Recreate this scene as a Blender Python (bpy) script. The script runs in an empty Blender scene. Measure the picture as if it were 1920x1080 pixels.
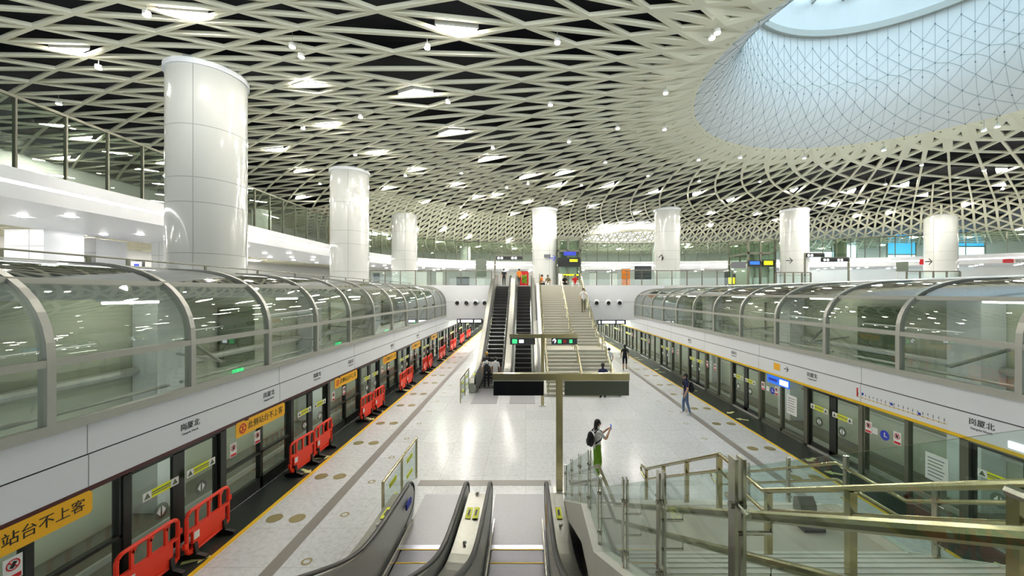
import bpy, bmesh, math, random
from mathutils import Vector, Matrix
random.seed(7)
S = bpy.context.scene
COL = S.collection
PI = math.pi
H = 5.15                     # camera height over the platform floor
F, VX, VY = 720.0, 986.0, 549.0


def at(x, y, Y):
    """world point seen at picture position (x, y) at distance Y along the hall"""
    return Vector(((x - VX) / F * Y, Y, H - (y - VY) / F * Y))


def atz(x, y, z):
    """world point on the level z (absolute) seen at (x, y)"""
    Y = (z - H) * F / (VY - y)
    return Vector(((x - VX) / F * Y, Y, z))


# ------------------------------------------------------------------ camera
cd = bpy.data.cameras.new('camera')
cam = bpy.data.objects.new('camera', cd)
COL.objects.link(cam)
cam.location = (0, 0, H)
cam.rotation_euler = (PI / 2, 0, 0)
cd.sensor_width = 36
cd.lens = F / 1920 * 36
cd.shift_x = -(VX - 960) / 1920
cd.shift_y = (VY - 540) / 1920
cd.clip_start = 0.05
cd.clip_end = 400
S.camera = cam
S.view_settings.view_transform = 'Standard'
S.view_settings.look = 'None'
S.view_settings.gamma = 1
S.view_settings.use_curve_mapping = False
S.view_settings.exposure = 0.55
S.cycles.max_bounces = 8
S.cycles.diffuse_bounces = 4
S.cycles.glossy_bounces = 3
S.cycles.transmission_bounces = 4
S.cycles.transparent_max_bounces = 24
S.cycles.use_denoising = True
S.cycles.caustics_reflective = False
S.cycles.caustics_refractive = False
S.cycles.sample_clamp_indirect = 4.0

# ------------------------------------------------------------------ materials


def rgb(r, g, b):
    f = lambda c: (c / 255 / 12.92) if c / 255 <= .04045 else ((c / 255 + .055) / 1.055) ** 2.4
    return (f(r), f(g), f(b), 1)


def mat(name, c, rough=.5, metal=0.0, noise=.06, scale=8.0, emit=None, es=0.0, coat=0.0):
    m = bpy.data.materials.new(name)
    m.use_nodes = True
    nt = m.node_tree
    b = nt.nodes['Principled BSDF']
    col = rgb(*c)
    if noise:
        tc = nt.nodes.new('ShaderNodeTexCoord')
        n = nt.nodes.new('ShaderNodeTexNoise')
        n.inputs['Scale'].default_value = scale
        n.inputs['Detail'].default_value = 4
        nt.links.new(tc.outputs['Object'], n.inputs['Vector'])
        mx = nt.nodes.new('ShaderNodeMix')
        mx.data_type = 'RGBA'
        mx.inputs[6].default_value = tuple(v * (1 - noise) for v in col[:3]) + (1,)
        mx.inputs[7].default_value = tuple(min(1, v * (1 + noise)) for v in col[:3]) + (1,)
        nt.links.new(n.outputs['Fac'], mx.inputs[0])
        nt.links.new(mx.outputs[2], b.inputs['Base Color'])
    else:
        b.inputs['Base Color'].default_value = col
    b.inputs['Roughness'].default_value = rough
    b.inputs['Metallic'].default_value = metal
    b.inputs['Coat Weight'].default_value = coat
    if emit:
        b.inputs['Emission Color'].default_value = rgb(*emit)
        b.inputs['Emission Strength'].default_value = es
    return m


def glass(name, tint, refl=1.0, rough=.0, ior=1.45):
    m = bpy.data.materials.new(name)
    m.use_nodes = True
    nt = m.node_tree
    nt.nodes.clear()
    o = nt.nodes.new('ShaderNodeOutputMaterial')
    mx = nt.nodes.new('ShaderNodeMixShader')
    tr = nt.nodes.new('ShaderNodeBsdfTransparent')
    gl = nt.nodes.new('ShaderNodeBsdfGlossy')
    # reflection grows towards grazing angles, the same from either side of the pane
    fr = nt.nodes.new('ShaderNodeLayerWeight')
    fr.inputs['Blend'].default_value = .5
    pw = nt.nodes.new('ShaderNodeMath')
    pw.operation = 'POWER'
    pw.inputs[1].default_value = 4.5
    nt.links.new(fr.outputs['Facing'], pw.inputs[0])
    mu = nt.nodes.new('ShaderNodeMath')
    mu.operation = 'MULTIPLY_ADD'
    mu.use_clamp = True
    mu.inputs[1].default_value = .8 * refl
    mu.inputs[2].default_value = .04 * refl
    nt.links.new(pw.outputs[0], mu.inputs[0])
    tr.inputs[0].default_value = rgb(*tint)
    gl.inputs['Roughness'].default_value = rough
    nt.links.new(mu.outputs[0], mx.inputs[0])
    nt.links.new(tr.outputs[0], mx.inputs[1])
    nt.links.new(gl.outputs[0], mx.inputs[2])
    nt.links.new(mx.outputs[0], o.inputs[0])
    return m


def floor_mat():
    m = mat('white terrazzo', (226, 226, 224), .2, 0, 0)
    nt = m.node_tree
    b = nt.nodes['Principled BSDF']
    tc = nt.nodes.new('ShaderNodeTexCoord')
    br = nt.nodes.new('ShaderNodeTexBrick')
    br.offset = 0.0
    br.inputs['Scale'].default_value = 1.0
    br.inputs['Brick Width'].default_value = 1.2
    br.inputs['Row Height'].default_value = 1.2
    br.inputs['Mortar Size'].default_value = .006
    br.inputs['Color1'].default_value = rgb(224, 225, 227)
    br.inputs['Color2'].default_value = rgb(216, 217, 219)
    br.inputs['Mortar'].default_value = rgb(190, 190, 186)
    nt.links.new(tc.outputs['Object'], br.inputs['Vector'])
    vo = nt.nodes.new('ShaderNodeTexNoise')
    vo.inputs['Scale'].default_value = 9
    vo.inputs['Detail'].default_value = 6
    vo.inputs['Roughness'].default_value = .8
    nt.links.new(tc.outputs['Object'], vo.inputs['Vector'])
    rp = nt.nodes.new('ShaderNodeValToRGB')
    rp.color_ramp.elements[0].position = .3
    rp.color_ramp.elements[0].color = rgb(226, 225, 222)
    rp.color_ramp.elements[1].position = .55
    rp.color_ramp.elements[1].color = (1, 1, 1, 1)
    nt.links.new(vo.outputs['Fac'], rp.inputs[0])
    mx = nt.nodes.new('ShaderNodeMix')
    mx.data_type = 'RGBA'
    mx.blend_type = 'MULTIPLY'
    mx.inputs[0].default_value = 1
    nt.links.new(br.outputs['Color'], mx.inputs[6])
    nt.links.new(rp.outputs['Color'], mx.inputs[7])
    nt.links.new(mx.outputs[2], b.inputs['Base Color'])
    return m


M = dict(
    floor=floor_mat(),
    lattice=mat('cream lattice paint', (248, 245, 220), .4, 0, .03, 2),
    shell=mat('white shell panel', (236, 238, 236), .35, 0, .02, 1),
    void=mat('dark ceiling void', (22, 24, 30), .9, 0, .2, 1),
    column=mat('glossy white column panel', (206, 208, 204), .12, 0, .02, 1, coat=.4),
    joint=mat('grey joint', (150, 152, 150), .6),
    seam=mat('dark shell joint', (124, 142, 146), .7),
    white=mat('white panel', (240, 242, 246), .3, 0, .02, 2),
    wall=mat('pale wall', (214, 215, 212), .5, 0, .03, 2),
    trackwall=mat('pale green grey track wall', (186, 188, 168), .6, 0, .08, 1.5),
    bed=mat('track bed concrete', (128, 126, 116), .8, 0, .15, 3),
    steel=mat('brushed stainless steel', (214, 214, 208), .34, .65, .06, 12),
    steel2=mat('polished stainless steel', (206, 204, 192), .16, 1, .05, 12),
    brass=mat('warm stainless tube', (186, 178, 142), .2, 1, .06, 12),
    alu=mat('grey aluminium rib', (186, 186, 178), .4, .3, .04, 8),
    frame=mat('dark door frame', (34, 38, 34), .35, .2, .1, 6),
    framegrey=mat('grey door frame', (112, 112, 98), .35, .5, .06, 6),
    maroon=mat('dark maroon trim', (70, 22, 26), .4),
    yellow=mat('yellow line paint', (240, 196, 22), .5),
    brightyel=mat('bright yellow sticker', (238, 242, 30), .5, 0, .02),
    palearrow=mat('pale yellow floor print', (226, 230, 160), .5),
    orange=mat('orange banner', (255, 190, 38), .5, 0, .03),
    black=mat('black rubber', (20, 21, 20), .4, 0, .1, 10),
    strip=mat('black platform strip', (26, 34, 30), .4, 0, .15, 5),
    greystripe=mat('grey floor stripe', (138, 132, 126), .3, 0, .05, 6),
    disc=mat('brown floor disc', (148, 136, 92), .4, .2, .15, 20),
    red=mat('red barrier plastic', (252, 56, 28), .38, 0, .06, 6),
    redsign=mat('red print', (206, 30, 40), .5),
    greyprint=mat('grey print', (96, 98, 104), .5),
    blackprint=mat('black print', (18, 18, 18), .5),
    paper=mat('white sticker paper', (238, 238, 234), .5),
    bluesign=mat('blue sign face', (40, 104, 214), .4, 0, .03, emit=(40, 104, 214), es=.5),
    blueprint=mat('blue print', (40, 60, 190), .5),
    screen=mat('dark screen', (22, 26, 32), .2, 0, .1, 4),
    signback=mat('grey green sign back', (104, 112, 100), .5),
    greenlit=mat('green lit sign', (60, 200, 120), .4, 0, 0, emit=(70, 230, 140), es=.7),
    signface=mat('dark sign face', (60, 62, 64), .4),
    litwhite=mat('lit white letters', (250, 250, 255), .4, 0, 0, emit=(235, 238, 255), es=2.2),
    lamp=mat('lamp diffuser', (255, 250, 235), .4, 0, 0, emit=(255, 250, 240), es=190),
    spot=mat('spot lens', (255, 252, 245), .4, 0, 0, emit=(255, 250, 240), es=40),
    downlens=mat('downlight lens', (255, 255, 255), .4, 0, 0, emit=(255, 252, 246), es=110),
    striplight=mat('light strip', (255, 255, 255), .4, 0, 0, emit=(255, 252, 248), es=7),
    addedlight=mat('added lamp glow', (255, 255, 250), .4, 0, 0, emit=(248, 252, 240), es=14),  # glow of lamps added to brighten the tracks and the far under-concourse
    housing=mat('lamp housing', (236, 236, 230), .4),
    sky=mat('daylit window', (220, 240, 255), .4, 0, 0, emit=(205, 236, 255), es=1.6),
    blueglow=mat('blue daylit window', (70, 170, 220), .4, 0, 0, emit=(60, 165, 225), es=1.0),
    stone=mat('beige stair stone', (206, 201, 184), .4, 0, .06, 5),
    nosing=mat('pale stair nosing', (232, 230, 220), .4),
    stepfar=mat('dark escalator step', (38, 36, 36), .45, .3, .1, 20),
    stepnear=mat('escalator step greyed by light', (122, 122, 128), .4, .6, .1, 20),  # reflected light on the near steps is put into this grey
    liftgrey=mat('lift housing grey', (136, 138, 132), .5),
    stepedge=mat('step edge', (140, 140, 136), .5),
    wood=mat('gold panel', (178, 132, 32), .4, .2, .2, 3),
    dkgreen=mat('dark green glass frame', (96, 108, 84), .4, .3, .06),
    skin=mat('skin', (214, 168, 138), .5, 0, .03),
    hair=mat('black hair', (24, 20, 18), .5, 0, .1, 30),
    wh_cloth=mat('white cloth', (243, 243, 244), .8, 0, .05, 20),
    gr_cloth=mat('green trousers', (104, 152, 26), .8, 0, .12, 12),
    bk_cloth=mat('black cloth', (26, 27, 32), .8, 0, .1, 20),
    nv_cloth=mat('navy cloth', (38, 42, 84), .8, 0, .1, 20),
    jeans=mat('blue jeans', (88, 110, 142), .8, 0, .12, 20),
    or_cloth=mat('orange cloth', (232, 130, 36), .8, 0, .08, 20),
    rd_cloth=mat('red cloth', (200, 34, 34), .8, 0, .08, 20),
    ol_cloth=mat('olive cloth', (108, 104, 76), .8, 0, .08, 20),
    g_psd=glass('screen door glass', (243, 247, 240), 1.0),
    g_tube=glass('curved canopy glass', (246, 250, 246), 1.7),
    g_top=glass('canopy top glass', (236, 240, 240), 3.4, .05),
    g_gal=glass('gallery glass', (238, 246, 238), 1.4),
    g_rail=glass('railing glass', (243, 250, 247), .9),
    g_sky=glass('skylight glass', (236, 248, 255), .6),
)

# ------------------------------------------------------------------ mesh builder


class MB:
    def __init__(s):
        s.v = []
        s.f = []
        s.smooth = False

    def add(s, vs, fs):
        o = len(s.v)
        s.v += [tuple(v) for v in vs]
        s.f += [tuple(i + o for i in f) for f in fs]
        return s

    def box(s, x0, x1, y0, y1, z0, z1):
        return s.add([(x0, y0, z0), (x1, y0, z0), (x1, y1, z0), (x0, y1, z0), (x0, y0, z1), (x1, y0, z1), (x1, y1, z1), (x0, y1, z1)],
                     [(0, 3, 2, 1), (4, 5, 6, 7), (0, 1, 5, 4), (1, 2, 6, 5), (2, 3, 7, 6), (3, 0, 4, 7)])

    def bar(s, a, b, w, h=None, up=(0, 0, 1)):
        a, b = Vector(a), Vector(b)
        h = h or w
        d = (b - a).normalized()
        u = Vector(up)
        if abs(d.dot(u)) > .99:
            u = Vector((0, 1, 0))
        r = d.cross(u).normalized()
        u = r.cross(d)
        c = [r * (i * w / 2) + u * (j * h / 2) for i, j in ((-1, -1), (1, -1), (1, 1), (-1, 1))]
        return s.add([a + k for k in c] + [b + k for k in c],
                     [(0, 1, 2, 3), (7, 6, 5, 4), (0, 4, 5, 1), (1, 5, 6, 2), (2, 6, 7, 3), (3, 7, 4, 0)])

    def tube(s, pts, r, n=8):
        pts = [Vector(p) for p in pts]
        rings = []
        for i, p in enumerate(pts):
            d = (pts[min(i + 1, len(pts) - 1)] - pts[max(i - 1, 0)]).normalized()
            u = Vector((0, 0, 1)) if abs(d.z) < .95 else Vector((1, 0, 0))
            a = d.cross(u).normalized()
            b = a.cross(d)
            rr = r[i] if isinstance(r, (list, tuple)) else r
            rings.append([p + a * math.cos(t) * rr + b * math.sin(t) * rr for t in (2 * PI * k / n for k in range(n))])
        vs = [v for q in rings for v in q]
        fs = []
        for i in range(len(pts) - 1):
            for k in range(n):
                fs.append((i * n + k, i * n + (k + 1) % n, (i + 1) * n + (k + 1) % n, (i + 1) * n + k))
        fs.append(tuple(range(n))[::-1])
        fs.append(tuple((len(pts) - 1) * n + k for k in range(n)))
        s.smooth = True
        return s.add(vs, fs)

    def cyl(s, x, y, z0, z1, r, n=24, r2=None):
        r2 = r if r2 is None else r2
        vs = [(x + r * math.cos(2 * PI * k / n), y + r * math.sin(2 * PI * k / n), z0) for k in range(n)]
        vs += [(x + r2 * math.cos(2 * PI * k / n), y + r2 * math.sin(2 * PI * k / n), z1) for k in range(n)]
        fs = [(k, (k + 1) % n, n + (k + 1) % n, n + k) for k in range(n)] + [tuple(range(n))[::-1], tuple(range(n, 2 * n))]
        s.smooth = True
        return s.add(vs, fs)

    def ell(s, c, r, n=14, m=9):
        vs = [(c[0], c[1], c[2] - r[2])]
        for i in range(1, m):
            t = -PI / 2 + PI * i / m
            for k in range(n):
                a = 2 * PI * k / n
                vs.append((c[0] + r[0] * math.cos(t) * math.cos(a), c[1] + r[1] * math.cos(t) * math.sin(a), c[2] + r[2] * math.sin(t)))
        vs.append((c[0], c[1], c[2] + r[2]))
        fs = [(0, 1 + (k + 1) % n, 1 + k) for k in range(n)]
        for i in range(m - 2):
            for k in range(n):
                fs.append((1 + i * n + k, 1 + i * n + (k + 1) % n, 1 + (i + 1) * n + (k + 1) % n, 1 + (i + 1) * n + k))
        L = len(vs) - 1
        fs += [(1 + (m - 2) * n + k, 1 + (m - 2) * n + (k + 1) % n, L) for k in range(n)]
        s.smooth = True
        return s.add(vs, fs)

    def prism(s, poly, a, b, fn):
        """poly of 2-D points pushed from depth a to depth b; fn(p, q, depth) gives the 3-D point"""
        n = len(poly)
        vs = [fn(p, q, a) for p, q in poly] + [fn(p, q, b) for p, q in poly]
        fs = [(k, (k + 1) % n, n + (k + 1) % n, n + k) for k in range(n)] + [tuple(range(n))[::-1], tuple(range(n, 2 * n))]
        return s.add(vs, fs)

    def sweep(s, frames):
        """frames: list of equal-length closed rings of points"""
        n = len(frames[0])
        vs = [p for f in frames for p in f]
        fs = []
        for i in range(len(frames) - 1):
            for k in range(n):
                fs.append((i * n + k, i * n + (k + 1) % n, (i + 1) * n + (k + 1) % n, (i + 1) * n + k))
        fs.append(tuple(range(n))[::-1])
        fs.append(tuple((len(frames) - 1) * n + k for k in range(n)))
        return s.add(vs, fs)

    def data(s, name, m):
        me = bpy.data.meshes.new(name)
        me.from_pydata(s.v, [], s.f)
        bm = bmesh.new()
        bm.from_mesh(me)
        bmesh.ops.recalc_face_normals(bm, faces=bm.faces)
        bm.to_mesh(me)
        bm.free()
        if s.smooth:
            for p in me.polygons:
                p.use_smooth = True
            me.set_sharp_from_angle(angle=.6)
        me.materials.append(M[m] if isinstance(m, str) else m)
        return me

    def build(s, name, m, parent=None, label=None, cat=None, group=None, kind=None):
        o = bpy.data.objects.new(name, s.data(name, m))
        COL.objects.link(o)
        if parent is not None:
            o.parent = parent
            if parent.type == 'EMPTY' or True:
                o.matrix_parent_inverse = parent.matrix_basis.inverted()
        tag(o, label, cat, group, kind)
        return o


def tag(o, label=None, cat=None, group=None, kind=None):
    for k, v in (('label', label), ('category', cat), ('group', group), ('kind', kind)):
        if v:
            o[k] = v
    return o


def thing(name, label, cat, loc=(0, 0, 0), group=None, kind=None, rz=0):
    o = bpy.data.objects.new(name, None)
    o.empty_display_size = .2
    COL.objects.link(o)
    o.location = loc
    o.rotation_euler = (0, 0, rz)
    return tag(o, label, cat, group, kind)


def local(mb, name, m, parent, label=None):
    """part whose coordinates are already in the parent's own frame"""
    o = bpy.data.objects.new(name, mb if isinstance(mb, bpy.types.Mesh) else mb.data(name, m))
    COL.objects.link(o)
    o.parent = parent
    if label:
        o['label'] = label
    return o


def copy_tree(o, parent=None):
    c = o.copy()
    COL.objects.link(c)
    c.parent = parent
    for ch in o.children:
        copy_tree(ch, c)
    return c


ORD = 'first second third fourth fifth sixth seventh eighth ninth tenth eleventh twelfth thirteenth fourteenth fifteenth sixteenth seventeenth eighteenth nineteenth twentieth'.split()
FACING = {'left': Matrix(((0, 0, 1), (1, 0, 0), (0, 1, 0))).to_4x4(),
          'right': Matrix(((0, 0, -1), (-1, 0, 0), (0, 1, 0))).to_4x4(),
          'cam': Matrix(((1, 0, 0), (0, 0, -1), (0, 1, 0))).to_4x4()}


def text(name, body, size, loc, facing, m, parent=None, align='CENTER', width=None):
    cu = bpy.data.curves.new('lettering', 'FONT')
    cu.body = body
    cu.size = size
    cu.align_x = align
    cu.align_y = 'CENTER'
    cu.extrude = .002
    cu.resolution_u = 2
    t = bpy.data.objects.new('lettering', cu)
    COL.objects.link(t)
    bpy.context.view_layer.update()
    me = bpy.data.meshes.new_from_object(t.evaluated_get(bpy.context.evaluated_depsgraph_get()))
    bpy.data.objects.remove(t)
    if width and len(me.vertices):
        w = max(v.co.x for v in me.vertices) - min(v.co.x for v in me.vertices)
        me.transform(Matrix.Scale(width / max(w, .001), 4, (1, 0, 0)))
    me.materials.clear()
    me.materials.append(M[m])
    o = bpy.data.objects.new(name, me)
    COL.objects.link(o)
    o.matrix_world = Matrix.Translation(loc) @ FACING[facing]
    if parent is not None:
        mw = o.matrix_world.copy()
        o.parent = parent
        o.matrix_parent_inverse = parent.matrix_basis.inverted()
        o.matrix_basis = mw
    return o
# ------------------------------------------------------------------ levels and lines of the hall
XL, XR = -6.95, 9.45            # faces of the platform screen doors
YM = 33.5                       # edge of the far concourse
ZU = 5.78                       # concourse level
ZC = H + 8.0                    # lattice ceiling
ZG0, ZGS, ZG1 = H + 2.9, H + 3.4, H + 3.85   # upper gallery: soffit, light strip, floor
CX, CY = 15.0, 13.8             # centre of the skylight shaft
YE = 74.0


def st(o):
    o['kind'] = 'structure'
    return o


# ---- platform floor and its inlays
fl = st(MB().box(XL - .1, XR + .1, -8, YE, -.3, 0).build('floor', 'floor'))
for nm, x0, x1, m in (('black_edge_strip', XL, -6.16, 'strip'), ('yellow_line', -6.16, -6.06, 'yellow'), ('grey_stripe', -4.87, -4.61, 'greystripe'),
                      ('black_edge_strip', 8.46, XR, 'strip'), ('yellow_line', 8.37, 8.46, 'yellow'), ('grey_stripe', 6.9, 7.15, 'greystripe')):
    MB().box(x0, x1, -8, YE, 0, .004).build(nm, m, fl)
MB().box(-2.9, .68, 10.25, 10.55, 0, .004).build('grey_stripe', 'greystripe', fl)
disc = MB().cyl(0, 0, 0, .006, .17, 20).data('floor_disc', 'disc')
for k in range(16):
    for x in (-5.74, -5.22):
        o = local(disc, 'floor_disc', None, fl)
        o.location = (x, 8.77 + 2.2 * k - (.2 if k % 2 else 0), 0)
    for x in (7.5, 8.07):
        o = local(disc, 'floor_disc', None, fl)
        o.location = (x, 6.1 + 2.2 * k + (.0 if k % 2 else .2), 0)
rg = MB()
for k in range(20):
    a, b = 2 * PI * k / 20, 2 * PI * (k + 1) / 20
    rg.add([(.1 * math.cos(a), .1 * math.sin(a), .005), (.1 * math.cos(b), .1 * math.sin(b), .005), (.06 * math.cos(b), .06 * math.sin(b), .005), (.06 * math.cos(a), .06 * math.sin(a), .005)], [(0, 1, 2, 3)])
ring = rg.data('floor_ring', 'disc')
for k in range(10):
    for x in (-4.2, 6.3):
        o = local(ring, 'floor_ring', None, fl)
        o.location = (x, 7.36 + 1.55 * k, 0)


def foot_arrow():
    b = MB()
    b.prism([(-.22, -.05), (.05, -.05), (.05, -.14), (.24, 0), (.05, .14), (.05, .05), (-.22, .05)], .004, .008, lambda p, q, d: (q, p, d))
    return b.data('floor_arrow', 'palearrow')


fa = foot_arrow()
for k in range(9):
    for dx, rz in ((0, 0), (.0, PI)):
        o = local(fa, 'floor_arrow', None, fl)
        o.location = (-6.36, 6.5 + 4.6 * k + (0 if rz == 0 else .9), 0)
        o.rotation_euler.z = -PI / 2 + (.5 if rz else -.5)
        o = local(fa, 'floor_arrow', None, fl)
        o.location = (8.8, 6.3 + 4.65 * k + (0 if rz == 0 else .9), 0)
        o.rotation_euler.z = PI / 2 + (.5 if rz else -.5)

# ---- track side rooms behind the doors
for side, x0, x1, xw in (('left', XL - 4.4, XL - .1, XL - 4.4), ('right', XR + .1, XR + 4.4, XR + 4.4)):
    sg = -1 if side == 'left' else 1
    tb = st(MB().box(x0, x1, -8, YE, -1.5, -1.2).build('floor_track_' + side, 'bed'))
    for dx in (1.45, 2.9):
        xx = (XL - dx) if sg < 0 else (XR + dx)
        MB().box(xx - .04, xx + .04, -8, YE, -1.2, -1.05).build('rail', 'steel', tb)
    w = st(MB().box(min(xw, xw + sg * .3), max(xw, xw + sg * .3), -8, YE, -1.5, 5.0).build('wall_track_' + side, 'trackwall'))
    for z, r in ((.4, .06), (.9, .04), (1.35, .09), (2.9, .12)):
        MB().tube([(xw - sg * .14, -8, z), (xw - sg * .14, YE, z)], r, 8).build('pipe', 'alu', w)
    for k in range(9):
        y = 3.5 + 8 * k
        MB().box(min(xw - sg * .02, xw - sg * .75), max(xw - sg * .02, xw - sg * .75), y - .45, y + .45, -1.2, 5.0).build('pilaster', 'wall', w)
    for k in range(6):
        y = 7 + 8 * k
        MB().box(min(xw - sg * .02, xw - sg * .12), max(xw - sg * .02, xw - sg * .12), y - .9, y + .9, 2.4, 4.6).build('service_panel', 'dkgreen' if k % 2 else 'trackwall', w)
        MB().box(min(xw - sg * .02, xw - sg * .2), max(xw - sg * .02, xw - sg * .2), y - .18, y + .18, 1.95, 2.2).build('exit_sign', 'greenlit', w)

# ---- concourse decks
dl = st(MB().box(-44, XL - 2.6, -8, 62, 5.0, ZU).build('floor_concourse_left', 'wall'))
dr = st(MB().prism([(XR + 2.6, 5.0), (75, 5.0), (75, ZU), (17.2, ZU), (XR + 2.6, 5.46)], -8, YM - .2, lambda p, q, d: (p, d, q)).box(XR + 2.6, 75, YM - .2, 62, 5.0, ZU).build('floor_concourse_right', 'wall'))
df = st(MB().box(XL - 2.6, -2.95, YM, 62, 4.9, ZU).box(-2.95, 4.75, YM - .3, 62, 4.9, ZU).box(4.75, XR + 2.6, YM, 62, 4.9, ZU).build('floor_concourse_far', 'wall'))
wf = st(MB().box(XL - 4.4, -2.95, YM - .12, YM + .3, 2.78, ZU + .02).box(4.75, XR + 4.4, YM - .12, YM + .3, 2.78, ZU + .02)
        .box(-2.95, 4.75, YM - .1, YM + .3, 2.78, 5.0).build('wall_far_fascia', 'white'))
MB().box(XL - 4.4, -2.95, YM - .13, YM - .119, 4.33, 4.345).box(4.75, XR + 4.4, YM - .13, YM - .119, 4.33, 4.345).build('panel_joint', 'joint', wf)
st(MB().box(XL - 4.4, XR + 4.4, YM, YE, 2.9, 3.1).build('ceiling_under_concourse', 'wall'))
st(MB().box(XL - 4.4, XR + 4.4, YE, YE + .3, -1.5, 5.0).build('wall_platform_end', 'wall'))

# ---- air nozzles on the far fascia
nz = None
nozzles = []
for x in (858, 875, 892, 909, 1118, 1140, 1161):
    p = at(x, 567.5, YM - .12)
    t = thing('air_nozzle', '', 'air nozzle', p, 'air nozzles on the far concourse fascia')
    b = MB()
    ringpts = [(.26, 0), (.27, -.04), (.2, -.16), (.14, -.2)]
    n = 18
    fr = [[(r * math.cos(2 * PI * k / n), d, r * math.sin(2 * PI * k / n)) for k in range(n)] for r, d in ringpts]
    b.sweep(fr)
    b.smooth = True
    local(b, 'nozzle_body', 'white', t)
    c = MB()
    c.sweep([[(r * math.cos(2 * PI * k / n), d, r * math.sin(2 * PI * k / n) - .02) for k in range(n)] for r, d in ((.14, -.18), (.17, -.205), (.12, -.225))])
    local(c, 'nozzle_mouth', 'black', t)
    nozzles.append(t)
for i, t in enumerate(nozzles):
    side = 'left' if i < 4 else 'right'
    t['label'] = f"round black-mouthed air nozzle on the white fascia {side} of the stairs, {ORD[i if i < 4 else i - 4]} from the left"

# ------------------------------------------------------------------ lattice ceiling


def sm(a, b, x):
    t = max(0, min(1, (x - a) / (b - a)))
    return t * t * (3 - 2 * t)


def zceil(r, cs=0):
    if r < 9.5:
        q = min(1, (9.5 - r) / 3.2)
        return ZC + 3.0 * (1 - math.sqrt(max(0, 1 - q * q)))
    if r > 31:
        t = min(1, (r - 31) / 8.5)
        return ZC - 1.95 * (t * t * (3 - 2 * t)) * sm(-.9, -.7, cs)
    return ZC


HALF = []        # (centroid, inner triangle) of each opening, for the lamps


def inset(a, b, c, h, smax):
    la, lb, lc = (b - c).length, (c - a).length, (a - b).length
    per = la + lb + lc
    area = (b - a).cross(c - a).length / 2
    if area < 1e-5:
        return None
    rho = 2 * area / per
    ce = (a * la + b * lb + c * lc) / per
    s = min(1 - h / rho, smax)
    if s < .08:
        return None
    return [ce + (p - ce) * s for p in (a, b, c)], ce


lat = MB()


def pol(lr, th):
    r = math.exp(lr)
    return Vector((CX + r * math.cos(th), CY + r * math.sin(th), zceil(r, math.cos(th))))


def warp(u):
    return u + .25 * math.sin(u)      # ribs stand closer on the left of the shaft than on the right


def keep(p):
    return p.y > -1 and -40 < p.x < 72 and p.y < 74


LEFT = -.85      # towards the left gallery the wide mesh runs on, elsewhere a finer mesh begins
D1 = .2467
L0 = math.log(8.2)
L1 = L0 + 4 * D1
L2 = L1 + 3 * D1 / 2
# each finer zone starts along the zigzag where the coarser one ends, with new ribs between the old ones
for (la, d, steps, N, hw, zone) in ((L0, D1, 4, 96, .055, 0), (L1, D1 / 2, 3, 192, .05, 0), (L2, D1 / 2, 6, 192, .05, 1), (L2, D1 / 4, 12, 384, .08, 2)):
    for j in range(N):
        th0, th1 = warp(2 * PI * j / N), warp(2 * PI * (j + 1) / N)
        cm = math.cos((th0 + th1) / 2)
        if (zone == 1 and cm > LEFT) or (zone == 2 and cm <= LEFT):
            continue

        def ribn(q):
            if la == L0:
                return [la + d * k for k in range(steps + 1)] if q % 2 == 0 else [la] + [la + d * (k + .5) for k in range(steps)]
            if zone == 1:
                return [la + d * k for k in range(steps + 1)] if q % 2 == 0 else [la + d * (k - .5) for k in range(steps + 1)]
            if q % 2:
                return [la + d * (k - .5) for k in range(steps + 1)]
            return [la + d * k for k in range(-1 if q % 4 == 2 else 0, steps + 1)]

        A, B = ribn(j), ribn((j + 1) % N)
        i = k = 0
        while i < len(A) - 1 or k < len(B) - 1:
            if k >= len(B) - 1 or (i < len(A) - 1 and A[i + 1] <= B[k + 1]):
                tri = (pol(A[i], th0), pol(A[i + 1], th0), pol(B[k], th1))
                i += 1
            else:
                tri = (pol(A[i], th0), pol(B[k + 1], th1), pol(B[k], th1))
                k += 1
            c = (tri[0] + tri[1] + tri[2]) / 3
            if not keep(c):
                continue
            r = math.hypot(c.x - CX, c.y - CY)
            res = inset(*tri, hw, .1 + .82 * (r - 8.2) / 4.6 if r < 14 else .9)
            if res is None:
                lat.add(tri, [(0, 1, 2)])
                continue
            inn, ce = res
            if r > 12:
                HALF.append((ce, inn))
            up = Vector((0, 0, .12 if r < 33 else .1))
            lat.add(list(tri) + inn + [p + up for p in inn],
                    [(0, 1, 4, 3), (1, 2, 5, 4), (2, 0, 3, 5), (3, 4, 7, 6), (4, 5, 8, 7), (5, 3, 6, 8)])
            lat.add([p + up for p in tri] + [p + up for p in inn], [(0, 1, 4, 3), (1, 2, 5, 4), (2, 0, 3, 5)])
me = bpy.data.meshes.new('ceiling')
me.from_pydata(lat.v, [], lat.f)
me.materials.append(M['lattice'])
ceil = st(bpy.data.objects.new('ceiling', me))
COL.objects.link(ceil)

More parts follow.
